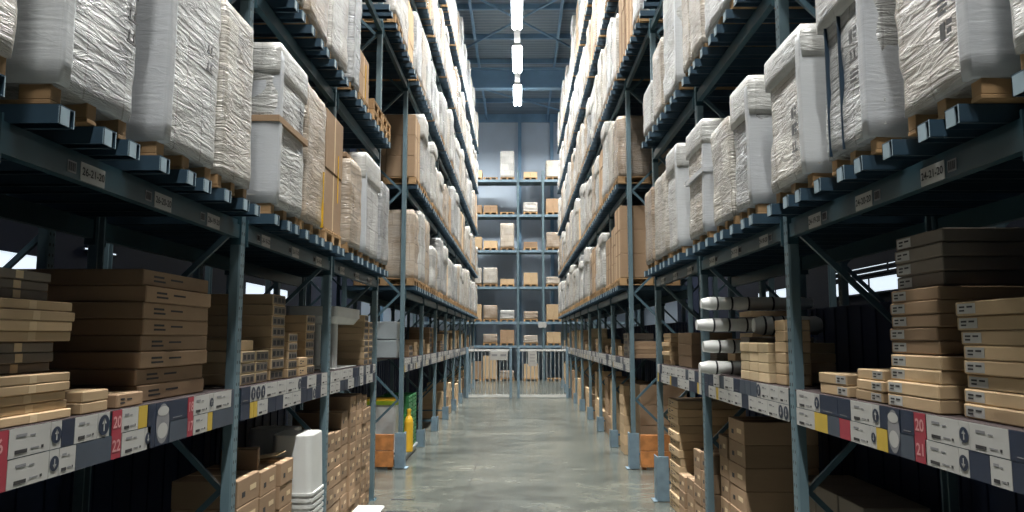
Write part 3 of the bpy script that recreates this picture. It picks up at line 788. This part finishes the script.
# --- left, third bay before the crossing
stack(-1, .02, 3.0, 3.60, S, 5, .042, .95, 'flat_box', 'tan', ('left shelf pile', 'bottom tan layer by dark cartons'), 'flat box', 'tape', .03, 1)
stack(-1, .08, 3.0, 3.56, S+.212, 3, .046, .9, 'flat_box', 'grey_carton', ('left shelf pile', 'grey boards in middle of pile'), 'flat grey board', 'tape', .04, 2)
stack(-1, .04, 3.0, 3.62, S+.352, 4, .046, .95, 'flat_box', 'tan', ('left shelf pile', 'tan layer above the grey boards'), 'flat box', 'tape', .02, 3)
stack(-1, .08, 3.0, 3.50, S+.538, 3, .042, .9, 'flat_box', 'grey_carton', ('left shelf pile', 'grey top layer near window'), 'flat box', 'tape', .04, 4)
stack(-1, .02, 3.66, 3.92, S, 2, .055, .16, 'flat_box', 'tan', ('small pair at left shelf edge', 'in front of dark cartons'), 'flat box', 'plain', .01, 5)
stack(-1, .02, 3.98, 4.26, S, 1, .075, .5, 'cardboard_carton', 'carton', ('brown carton at left shelf edge', 'before the carton stack'), 'carton', 'print', .0, 6)
stack(-1, .07, 4.31, 5.27, S, 8, .096, .95, 'long_carton', 'carton', ('tall stack of long cartons', 'left shelf before first post'), 'long brown carton', 'print', .03, 7)
# --- left, second bay before the crossing: shelf
stack(-1, .06, 5.86, 6.50, S, 3, .088, .5, 'small_carton', 'pale', ('pale block on left shelf', 'behind post'), 'pale small carton', 'art', .006, 11, cols=2)
stack(-1, .08, 5.88, 6.18, S+.266, 1, .085, .45, 'small_carton', 'tan', ('lone carton on pale block', 'left shelf behind post'), 'small carton', 'plain', .004, 12)
stack(-1, .06, 6.56, 6.94, S, 8, .094, .85, 'small_carton', 'tan', ('tallest tan stack', 'left shelf second bay before crossing'), 'tan carton', 'art', .012, 13)
stack(-1, .04, 6.98, 7.28, S, 5, .082, .6, 'small_carton', 'tan', ('short stack after the tallest', 'left shelf'), 'tan carton', 'art', .008, 14)
stack(-1, .04, 7.32, 7.62, S, 2, .09, .5, 'small_carton', 'tan', ('lowest pair between stacks', 'left shelf'), 'tan carton', 'print', .006, 15)
stack(-1, .07, 7.66, 8.0, S, 7, .086, .8, 'small_carton', 'tan', ('stack just before the second post', 'left shelf'), 'tan carton', 'art', .012, 16)
# --- left, second bay: floor
stack(-1, .02, 5.78, 6.28, .002, 6, .205, .5, 'cardboard_carton', 'carton', ('end column on floor', 'beside the white tubs'), 'brown carton', 'print_far', .012, 21)
stack(-1, .03, 6.32, 6.74, .002, 6, .20, .55, 'cardboard_carton', 'carton', ('middle column on floor', 'beside the white tubs'), 'brown carton', 'print_far', .012, 22)
stack(-1, .01, 6.78, 7.16, .002, 6, .20, .45, 'cardboard_carton', 'carton', ('column against the white tubs', 'on floor'), 'brown carton', 'print_far', .012, 23)
c = stack(-1, .12, 6.42, 6.60, 1.206, 1, .17, .30, 'cardboard_carton', 'carton', ('small upright carton on floor columns', 'beside tubs'), 'carton', 'print_far', 0, 24)[0]
c.rotation_euler = (0, 0, .25)
flap = MB(); flap.add([(0, 0, 0), (.34, .02, .05), (.36, .24, .06), (.02, .24, .0)], [(0, 1, 2, 3)], M['pale']); flap.add([(0, 0, -.008), (.34, .02, .042), (.36, .24, .052), (.02, .24, -.008)], [(3, 2, 1, 0)], M['pale'])
flap.add([(0, 0, 0), (.34, .02, .05), (.36, .24, .06), (.02, .24, 0), (0, 0, -.008), (.34, .02, .042), (.36, .24, .052), (.02, .24, -.008)], [(0, 4, 5, 1), (1, 5, 6, 2), (2, 6, 7, 3), (3, 7, 4, 0)], M['pale'])
tag(obj('cardboard_sheet', flap, None, (-XL-.42, 6.82, 1.212)), 'loose cardboard sheet lying on the carton column next to the white tubs', 'cardboard')
# white tubs: nested upside down
def tub_mesh(w, d, hgt):
    b = MB(); n = 5
    b.prism(rrect(w, d, .07, n), 0, .022, M['plastic'], None, False); 
    b.prism(rrect(w-.03, d-.03, .06, n), .022, hgt, M['plastic'], rrect(w*.88, d*.88, .07, n), True)
    b.prism(rrect(w*.88, d*.88, .07, n), hgt, hgt+.012, M['plastic'], rrect(w*.85, d*.85, .06, n), True)
    return b.mesh('tub')
def tub_shell(w, d):
    b = MB(); n = 5; o, i = rrect(w, d, .07, n), rrect(w-.035, d-.035, .06, n); m = len(o)
    vs = [(x, y, 0) for x, y in o] + [(x, y, .03) for x, y in o] + [(x, y, .03) for x, y in i] + [(x, y, 0) for x, y in i]
    fs = []
    for k in range(m):
        j = (k+1) % m
        for q in range(4):
            p = (q+1) % 4; fs.append((q*m+k, q*m+j, p*m+j, p*m+k))
    b.add(vs, fs, M['plastic']); 
    a2 = [(x, y, .03) for x, y in i]; c2 = [(x*.985, y*.985, .056) for x, y in i]
    b.add(a2+c2, [(k, (k+1) % m, m+(k+1) % m, m+k) for k in range(m)], M['plastic'], True)
    return b.mesh('tub')
def tub_stack(x, y, n, w, d, hgt, ph, seed):
    sh, tp = tub_shell(w, d), tub_mesh(w, d, hgt); pit = .058; r = R(seed)
    for k in range(n+1):
        o = obj('plastic_tub', tp if k == n else sh, None, (x, y, .002+k*pit), (0, 0, r.uniform(-.01, .01)))
        m = n+1-k
        tag(o, ('white upturned plastic tub topping the %s' % ph) if m == 1 else 'white nested tub, %s from top of the %s' % (ORD[m-1], ph), 'tub', 'nested white tubs on the floor')
tub_stack(-XL-.095, 7.56, 14, .44, .50, .55, 'aisle-side tub stack', 3)
tub_stack(-XL-.47, 8.06, 14, .54, .36, .54, 'tub stack behind the cartons', 4)
# --- left, first bay before the crossing
def column(side, xin, y0, y1, n, h, ph, ds, seed, mat='carton', style='print_far', depth=.6, cols=1, z0=.002, jit=.012, name='cardboard_carton', skip=()):
    stack(side, xin, y0, y1, z0, n, h, depth, name, mat, ph, ds, style, jit, seed, cols=cols, skip=skip)
column(-1, .03, 8.45, 8.85, 6, .205, ('floor column next to tubs', 'left first bay before crossing'), 'brown carton', 31)
column(-1, .05, 8.88, 9.6, 7, .20, ('floor block behind white box', 'left rack'), 'brown carton', 32, cols=2, skip=((0, 6),))
column(-1, .03, 9.64, 10.3, 8, .195, ('tall floor block', 'left first bay before crossing'), 'brown carton', 33, cols=2)
column(-1, .03, 10.34, 10.95, 8, .19, ('floor block at the crossing', 'left side'), 'brown carton', 34, cols=2, skip=((1, 7),))
b = MB(); b.box(-.16, .16, -.42, .42, 0, .15, M['plastic'], .02)
t = thing('storage_box', 'white lidded storage box on the floor jutting into the aisle at left', 'box', (-1.88, 9.42, .002)); obj('body', b, t)
b = MB(); b.box(-.175, .175, -.435, .435, .15, .19, M['plastic'], .015); obj('lid', b, t)
t = thing('pedestal_table', 'white thick-topped pedestal table on the left shelf before the crossing', 'table', (-XL-.36, 9.5, S), 0)
b = MB(); b.prism(rrect(.62, 1.3, .06), .62, .74, M['plastic']); b.prism(rrect(.5, 1.15, .05), .54, .62, M['plastic'], rrect(.6, 1.28, .06)); obj('table_top', b, t)
b = MB(); b.tube((.2, -.35, .012), (.2, -.35, .54), .05, M['plastic'], 14); obj('leg', b, t)
b = MB(); b.tube((-.2, .4, .012), (-.2, .4, .54), .05, M['plastic'], 14); obj('leg', b, t)
b = MB(); b.box(-.28, .28, -.6, .6, 0, .012, M['plastic'], .004); obj('base', b, t)
for q in range(2):
    column(-1, .02+.0*q, 10.3+.32*q, 10.58+.32*q, 8-q, .085, (('slim shelf column beside white table', 'last shelf column before crossing')[q], 'left'), 'small tan carton', 35+q, 'tan', 'art', .4, 1, S, .008, 'small_carton')
# --- right, third bay before the crossing
stack(1, .05, 2.93, 3.62, S, 8, .067, .9, 'long_carton', 'tan', ('labelled long-carton stack', 'right shelf end nearest viewer'), 'long tan carton', 'label_near', .04, 51)
stack(1, .02, 3.70, 4.25, S, 4, .07, .62, 'flat_box', 'tan', ('base of tall dark stack', 'right shelf'), 'flat box', 'label_near', .03, 52)
stack(1, .04, 3.72, 4.24, S+.285, 5, .068, .7, 'flat_box', 'carton', ('middle of tall dark stack', 'right shelf'), 'flat box', 'label_near', .03, 53)
stack(1, .10, 3.74, 4.24, S+.63, 4, .072, .85, 'flat_box', 'grey_carton', ('upper part of tall dark stack', 'right shelf'), 'flat box', 'label_near', .02, 54)
stack(1, .03, 4.30, 4.68, S, 3, .062, .6, 'flat_box', 'tan', ('low three-box pile', 'right shelf between stacks'), 'flat box', 'label_far', .03, 55)
stack(1, .02, 4.73, 5.20, S, 2, .07, .5, 'flat_box', 'tan', ('pair of boxes', 'right shelf next to first post'), 'flat box', 'label_far', .02, 56)
# --- right, second bay before the crossing: shelf
stack(1, .02, 6.2, 6.98, S, 4, .082, .55, 'small_carton', 'pale', ('four-row tan block', 'right shelf beside the white rolls'), 'pale carton', 'plain', .006, 61, cols=3)
stack(1, .06, 5.9, 6.15, S, 6, .085, .2, 'small_carton', 'tan', ('dim column by first post', 'right shelf'), 'tan carton', 'plain', .006, 62)
stack(1, .22, 7.86, 8.16, S, 3, .12, .4, 'small_carton', 'tan', ('column behind the white rolls', 'right shelf'), 'tan carton', 'plain', .008, 63)
def roll(x0, x1, y, z, r, lb, dy=0, dz=0):
    t = thing('wrapped_roll', lb, 'roll', (x0, y, z), 0, 'white rolls on the right shelf')
    b = MB(); n = 14; vs = []; fs = []; m = 12
    for k in range(m+1):
        u = k/m; p = Vector(((x1-x0)*u, dy*u, dz*u)); rr = r*(1-.25*(1 if k in (0, m) else 0))*(1+.05*math.sin(k*2.1+z*9))
        for i in range(n):
            a = 2*PI*i/n; vs.append((p.x, p.y+rr*math.cos(a), p.z+rr*math.sin(a)))
    for k in range(m):
        for i in range(n): fs.append((k*n+i, k*n+(i+1) % n, (k+1)*n+(i+1) % n, (k+1)*n+i))
    b.add(vs, fs, M['plastic'], True); b.add(vs, [tuple(range(n)), tuple(range(m*n, m*n+n))[::-1]], M['plastic'])
    obj('roll', b, t)
    for u in (.14, .27, .42, .64):
        b = MB(); p = Vector(((x1-x0)*u, dy*u, dz*u)); b.tube(p+Vector((-.009, 0, 0)), p+Vector((.009, .0, .0)), r*1.06, M['dark'], 14); obj('strap', b, t)
for k, (zz, xx, dd) in enumerate(((2.008, 1.80, 0), (2.215, 1.84, .02), (2.43, 1.78, -.02), (2.645, 1.83, .03))):
    roll(xx, 2.95, 7.62, zz, .066, 'white black-strapped roll poking into the aisle, %s of four on right shelf' % ('lowest', 'second lowest', 'second highest', 'highest')[k], dd, 0)
    if k < 3:
        bb = MB(); bb.box(-.45, 0, -.2, .2, 0, (2.215-2.008, 2.43-2.215, 2.645-2.43)[k]-.162, M['tan'], .004)
        tag(obj('spacer_carton', bb, None, (2.72, 7.62, zz+.081)), 'flat brown spacer under the %s white roll on the right shelf' % ('second lowest', 'second highest', 'highest')[k], 'box', 'spacers between the white rolls')
roll(2.26, 2.9, 7.32, 2.42, .09, 'thick short white roll end among the strapped rolls on right shelf', 0, 0)
stack(1, .14, 7.08, 7.36, S, 2, .19, .6, 'cardboard_carton', 'grey_carton', ('dark pair under thick roll', 'right shelf'), 'dark carton', 'plain', .0, 64)
# --- right, second bay: floor
column(1, .12, 7.3, 7.86, 7, .215, ('highest floor column', 'right second bay before crossing'), 'printed brown carton', 71, cols=1, depth=.7)
column(1, .12, 7.88, 8.22, 6, .215, ('floor column before second right post', 'lower step'), 'printed brown carton', 72, depth=.6)
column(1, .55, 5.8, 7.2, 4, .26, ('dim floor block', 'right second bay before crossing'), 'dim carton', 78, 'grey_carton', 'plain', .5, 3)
# --- right, first bay: floor and shelf
column(1, .06, 8.42, 8.8, 5, .205, ('floor column behind second right post', 'low step'), 'brown carton', 73, depth=.6)
column(1, .06, 8.84, 9.2, 5, .20, ('second low floor column', 'right first bay before crossing'), 'brown carton', 74, depth=.6)
column(1, .07, 9.26, 9.62, 3, .2, ('short floor pile', 'right first bay'), 'brown carton', 75, depth=.6)
column(1, .05, 9.66, 10.02, 3, .19, ('short floor pile before flat stack', 'right first bay'), 'brown carton', 76, depth=.6)
column(1, .08, 10.1, 10.8, 14, .105, ('tall flat-box stack on floor', 'right before crossing'), 'flat box', 77, 'tan', 'print', .9, 1, .002, .03, 'flat_box')
stack(1, .05, 10.4, 10.95, S, 7, .062, .6, 'flat_box', 'tan', ('shelf stack at the crossing', 'right rack'), 'flat box', 'plain', .03, 81)
stack(1, .10, 9.3, 10.1, S, 3, .145, .5, 'cardboard_carton', 'carton', ('brown trio', 'right shelf first bay before crossing'), 'carton', 'plain', .01, 82)
stack(1, .20, 8.5, 9.1, S, 2, .15, .5, 'cardboard_carton', 'grey_carton', ('dark pair behind second post', 'right shelf'), 'dark carton', 'plain', .01, 83)
# left third bay floor: dim cartons deep in the shade
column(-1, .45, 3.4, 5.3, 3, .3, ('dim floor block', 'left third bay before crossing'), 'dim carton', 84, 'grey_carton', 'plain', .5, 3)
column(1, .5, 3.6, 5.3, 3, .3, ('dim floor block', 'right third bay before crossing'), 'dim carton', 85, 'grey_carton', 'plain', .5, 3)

# ------------------------------------------------------------------ rack ends beyond the crossing
for s in (-1, 1):
    t = thing('timber_barrier', 'orange timber end barrier of two planks at the %s rack past crossing' % SN[s], 'barrier', (side_x(s), 13.56, 0), side_rot(s))
    for k in range(2):
        b = MB(); b.box(-1.12, -.13, -.035, .035, .05+k*.285, .05+k*.285+.275, M['orange_wood'], .006); obj('plank', b, t)
    for x in (-.2, -1.05):
        b = MB(); b.box(x-.04, x+.04, .036 if s < 0 else -.09, .09 if s < 0 else -.036, 0, .6, M['orange_wood'], .004); obj('stake', b, t)
# left first bay beyond the crossing: platform with garden goods
t = thing('platform_pallet', 'pale grey plastic platform on the floor under the green crates', 'pallet', (-XL-.58, 15.05, .002))
b = MB(); b.box(-.55, .55, -1.0, 1.0, .09, .15, M['grey_plastic'], .01); obj('deck', b, t)
for x in (-.45, 0, .45):
    b = MB(); b.box(x-.07, x+.07, -.98, .98, 0, .09, M['grey_plastic'], .01); obj('runner', b, t)
t = thing('storage_tote', 'large white tote with lime lid behind the timber barrier', 'tote', (-XL-.62, 14.36, .154))
b = MB(); b.prism(rrect(.84, .5, .05), 0, .92, M['plastic'], rrect(.9, .56, .05)); obj('body', b, t)
b = MB(); b.prism(rrect(.94, .6, .06), .922, .99, M['lime']); b.prism(rrect(.88, .54, .06), .99, 1.02, M['gold']); obj('lid', b, t)
t = thing('yellow_bottle', 'tall yellow bottle standing beside the green crates past crossing', 'bottle', (-XL-.02, 14.62, .154))
b = MB(); prof = [(.0, .07), (.02, .085), (.56, .085), (.62, .07), (.67, .04), (.74, .034)]
for (za, ra), (zb, rb) in zip(prof, prof[1:]): b.tube((0, 0, za), (0, 0, zb), ra, M['gold'], 16, rb)
obj('body', b, t)
b = MB(); b.tube((0, 0, .74), (0, 0, .80), .04, M['gold'], 12); obj('cap', b, t)
def crate_mesh():
    b = MB(); w, d, h = .5, .56, .2
    b.box(-d/2, d/2, -w/2, w/2, 0, .02, M['green'])
    for s_ in (-1, 1):
        for z0, z1 in ((.02, .06), (.09, .13), (.16, .2)):
            b.box(-d/2, d/2, s_*w/2-.01, s_*w/2+.01, z0, z1, M['green']); b.box(s_*d/2-.01, s_*d/2+.01, -w/2, w/2, z0, z1, M['green'])
        for x in (-.2, 0, .2): b.box(x-.03, x+.03, s_*w/2-.012, s_*w/2+.012, .02, .2, M['green'])
        for y in (-.22, 0, .22): b.box(s_*d/2-.012, s_*d/2+.012, y-.03, y+.03, .02, .2, M['green'])
    return b.mesh('plastic_crate')
cm = crate_mesh()
for k in range(5):
    tag(obj('plastic_crate', cm, None, (-XL-.34, 15.02, .156+k*.205)), 'green slatted plastic crate, %s of the stack behind yellow bottle' % ('topmost' if k == 4 else ORD[4-k]+' from top'), 'crate', 'green crates past the crossing')
for k in range(5):
    tag(obj('plastic_crate', cm, None, (-XL-.34, 15.62, .156+k*.205)), 'green slatted plastic crate, %s of the second stack on platform' % ('topmost' if k == 4 else ORD[4-k]+' from top'), 'crate', 'green crates past the crossing')
t = thing('storage_chest', 'grey two-tier flat chest on the left shelf just past the crossing', 'chest', (-XL-.62, 14.3, S))
for k in range(2):
    b = MB(); b.box(-.46, .46, -.4, .4, .34*k, .34*k+.33, M['grey_plastic'], .015); obj('tier', b, t)
column(1, .2, 14.0, 15.2, 4, .36, ('big pinkish-brown cartons behind right timber barrier', ''), 'carton', 86, 'carton', 'tape', .85, 1)

# ------------------------------------------------------------------ goods in the bays beyond the crossing
def far_goods():
    for s in (-1, 1):
        for i in range(8):
            y0, y1 = POSTS_FAR[i]+.12, POSTS_FAR[i+1]-.1
            where = 'bay %s beyond the crossing, %s rack' % (('one', 'two', 'three', 'four', 'five', 'six', 'seven', 'eight')[i], SN[s])
            r = R(900+i*31+s)
            # shelf
            y = y0 + (1.05 if (s < 0 and i == 0) else 0); q = 0
            while y < y1-.3:
                w = r.uniform(.35, .6); n = r.randint(2, 5) if i < 4 else r.randint(2, 3); h = r.uniform(.07, .13) if i < 4 else r.uniform(.14, .22)
                mt = r.choice(['tan', 'carton', 'pale', 'grey_carton', 'tan'])
                stack(s, .05+r.uniform(0, .08), y, min(y+w, y1), S, n, h, .5, r.choice(['small_carton', 'flat_box']), mt, ('%s shelf stack' % ORD[q], where), 'box', 'art' if i < 3 and r.random() < .5 else 'plain', .012, 40+q)
                y += w+r.uniform(.03, .35); q += 1
            # floor
            if s < 0 and i in (0, 1, 2): continue
            y = y0 + (1.4 if (s > 0 and i == 0) else .05); q = 0
            while y < y1-.35:
                w = r.uniform(.5, .75); h = r.uniform(.16, .24); n = int(r.uniform(.6, 1.6 if s > 0 else 1.1)/h)
                if i > 3: h *= 1.6; n = max(2, int(n/1.6))
                stack(s, .03+r.uniform(0, .1), y, min(y+w, y1), .002, n, h, .7, 'cardboard_carton', r.choice(['tan', 'carton', 'tan']), ('%s floor stack' % ORD[q], where), 'carton', 'plain', .012, 60+q)
                y += w+r.uniform(.03, .2); q += 1
far_goods()

# ------------------------------------------------------------------ gate and the racking across the end
def gate():
    GY = 29.5
    bar_g = MB(); bar_g.tube((0, 0, .13), (0, 0, 1.8), .017, M['grey_plastic'], 6); gm = bar_g.mesh('gate_bar')
    for k, (a, e) in enumerate(((-2.0, -.32), (-.02, 1.86))):
        t = thing('railing_gate', 'pale grey barred gate leaf at the aisle end, with the %s notice' % ('wide' if k == 0 else 'upright'), 'gate', ((a+e)/2, GY, 0), 0, 'gate leaves at the aisle end'); w = e-a
        b = MB(); b.box(-w/2+.04, w/2-.04, -.03, .03, 1.79, 1.87, M['plastic']); obj('top_rail', b, t)
        b = MB(); b.box(-w/2+.04, w/2-.04, -.03, .03, .03, .13, M['plastic']); obj('bottom_rail', b, t)
        for x in (-w/2, w/2):
            b = MB(); b.box(x-.05, x+.05, -.05, .05, 0, 1.95, M['guard'], .005); obj('gate_post', b, t)
        for q in range(11): obj('gate_bar', gm, t, (-w/2+w*(q+1)/12, 0, 0))
    b = MB(); b.box(-.34, .34, -.006, .006, -.17, .17, M['white'], .003); t = tag(obj('notice_sign', b, None, (-.78, GY-.04, 1.62)), 'wide white two-panel notice hung on the left gate leaf', 'sign')
    for x in (-.17, .17):
        b = MB(); b.box(x-.11, x+.11, -.009, -.006, -.02, .06, M['grey_ink']); obj('print', b, t)
    b = MB(); b.box(-.17, .17, -.006, .006, -.3, .3, M['white'], .003); t = tag(obj('notice_sign', b, None, (.52, GY-.04, 1.52)), 'upright white paper notice hung on the right gate leaf', 'sign')
    for z in (.12, .0, -.12):
        b = MB(); b.box(-.1, .1, -.009, -.006, z, z+.03, M['grey_ink']); obj('print', b, t)
    BY = 41.0; D = 1.1
    xs = [-5.7, -2.93, -.05, 1.33, 4.1, 6.5]
    for k, x in enumerate(xs):
        t = thing('upright_frame', 'blue-grey upright of the cross rack behind the gate, %s from the left' % ORD[k], 'rack upright', (x, BY, 0), -PI/2, 'uprights of the end rack')
        obj('front_post', post_me, t, (0, 0, 0), (0, 0, 0), (1, 1.2, 11.5/PH)); obj('rear_post', post_me, t, (-1.1, 0, 0), (0, 0, PI), (1, 1, 11.5/PH))
    lv = [1.9] + LEV
    spans = ['outer left', 'left', 'middle', 'right', 'outer right']
    for k in range(5):
        a, e = xs[k]+.07, xs[k+1]-.07; w = e-a
        for li, z in enumerate(lv):
            t = thing('pallet_shelf', 'pale-edged end rack shelf, %s span, %s level up' % (spans[k], ORD[li]), 'rack shelf', ((a+e)/2, BY, z), 0, 'shelves of the end rack')
            b = MB(); b.box(-w/2, w/2, -.01, .05, -.13, 0, M['guard']); obj('front_beam', b, t)
            b = MB(); b.box(-w/2, w/2, 1.05, 1.1, -.13, 0, M['guard']); obj('rear_beam', b, t)
            b = MB(); b.box(-w/2, w/2, .05, 1.05, -.06, -.02, M['steel']); obj('deck', b, t)
    cols_ = [-2.42, -1.56, -.64, .64, 1.88, 2.78]
    r = R(77)
    for li, z in enumerate([.0] + lv):
        for k, x in enumerate(cols_):
            w = .78
            if li == 1 and k in (0, 5): continue
            top = {0: r.uniform(.5, 1.3), 1: r.uniform(.15, .7)}.get(li, r.choice([.12, .3, .5, .55, 1.2]))
            if li == 6: top = [.4, .02, 1.5, .3, .95, .9][k]
            if li == 5: top = [.4, .38, .02, .55, .75, .8][k]
            if li == 4: top = [.6, .38, 1.35, .32, .85, .7][k]
            if li == 3: top = [.9, .9, .28, .62, .4, .9][k]
            if li == 0: top = [.9, 1.2, .4, .75, .02, .9][k]
            if li == 2: top = [.8, .75, .48, .42, .8, .9][k]
            ds = '%s stack position, %s' % (ORD[k], 'floor row' if li == 0 else '%s level up' % ORD[li-1])
            kd = r.choice(['wrap', 'tan', 'warm', 'tan'])
            kd = {6: 'twwtwt', 5: 'ttwwta', 4: 'ttataw', 3: 'wwttaw', 2: 'tawatt', 0: 'ttatat'}.get(li, 'tatatt')[k]; kd = {'t': 'tan', 'w': 'wrap', 'a': 'warm'}[kd]
            t = thing('end_pallet', 'loaded pallet on the cross rack behind the gate, %s' % ds, 'pallet load', (x, BY+.55, z+.003), PI/2, 'pallets on the end rack')
            obj('wooden_pallet', pallet_me, t, (0, 0, 0), (0, 0, 0), (.9, w/.8, 1))
            if top < .05: t['label'] = 'bare wooden pallet on the cross rack behind the gate, %s' % ds; continue
            if kd == 'tan': obj('carton_stack', protos['carton'][1 if r.random() < .7 else 0], t, (0, 0, .142), (0, 0, 0), (.9, 1.0, top/1.4))
            else: obj('wrapped_goods', r.choice(protos[kd]), t, (0, 0, .142), (0, 0, 0), (.9, 1.0, top/1.4))
    b = MB(); b.box(-.22, .22, -.006, .006, -.14, .14, M['white'], .003)
    tag(obj('hanging_sign', b, None, (1.26, BY-.06, 3.0)), 'small white blank sign on the end rack upright above the gate', 'sign')
gate()

# ------------------------------------------------------------------ backs of the neighbouring racks, seen through the shelves
def back_rows():
    for s in (-1, 1):
        for i, y in enumerate([3.0, 5.63, 8.33, 11.09, 13.75, 16.45, 19.15]):
            t = thing('upright_frame', 'dark upright of the neighbouring rack behind the %s shelves, %s from the viewer' % (SN[s], ORD[i]), 'rack upright', (s*(2.08+2.55), y, 0), side_rot(-s), 'uprights of the neighbouring racks')
            obj('front_post', post_me, t); obj('rear_post', post_me, t, (-1.1, 0, 0), (0, 0, PI))
            for k in range(4): obj('brace', brace_me[1+k % 2], t, (0, 0, .25+.95*k))
back_rows()

# ------------------------------------------------------------------ camera, world, view
cam = bpy.data.cameras.new('camera'); cam.sensor_width = 36; cam.lens = 755/1024*36; cam.clip_end = 200
co = bpy.data.objects.new('camera', cam); link(co)
co.location = (0, 0, 2.3)
co.rotation_euler = (PI/2+math.atan(82/755), 0, math.atan(7/math.hypot(755, 82)))
scene.camera = co
w = bpy.data.worlds.new('warehouse_air'); scene.world = w; w.use_nodes = True
w.node_tree.nodes['Background'].inputs[0].default_value = (.25, .45, 1.0, 1); w.node_tree.nodes['Background'].inputs[1].default_value = .012
scene.cycles.max_bounces = 6; scene.cycles.diffuse_bounces = 2; scene.cycles.glossy_bounces = 3
vs = scene.view_settings
vs.view_transform = 'Standard'; vs.look = 'None'; vs.gamma = 1; vs.use_curve_mapping = False; vs.exposure = 0.18
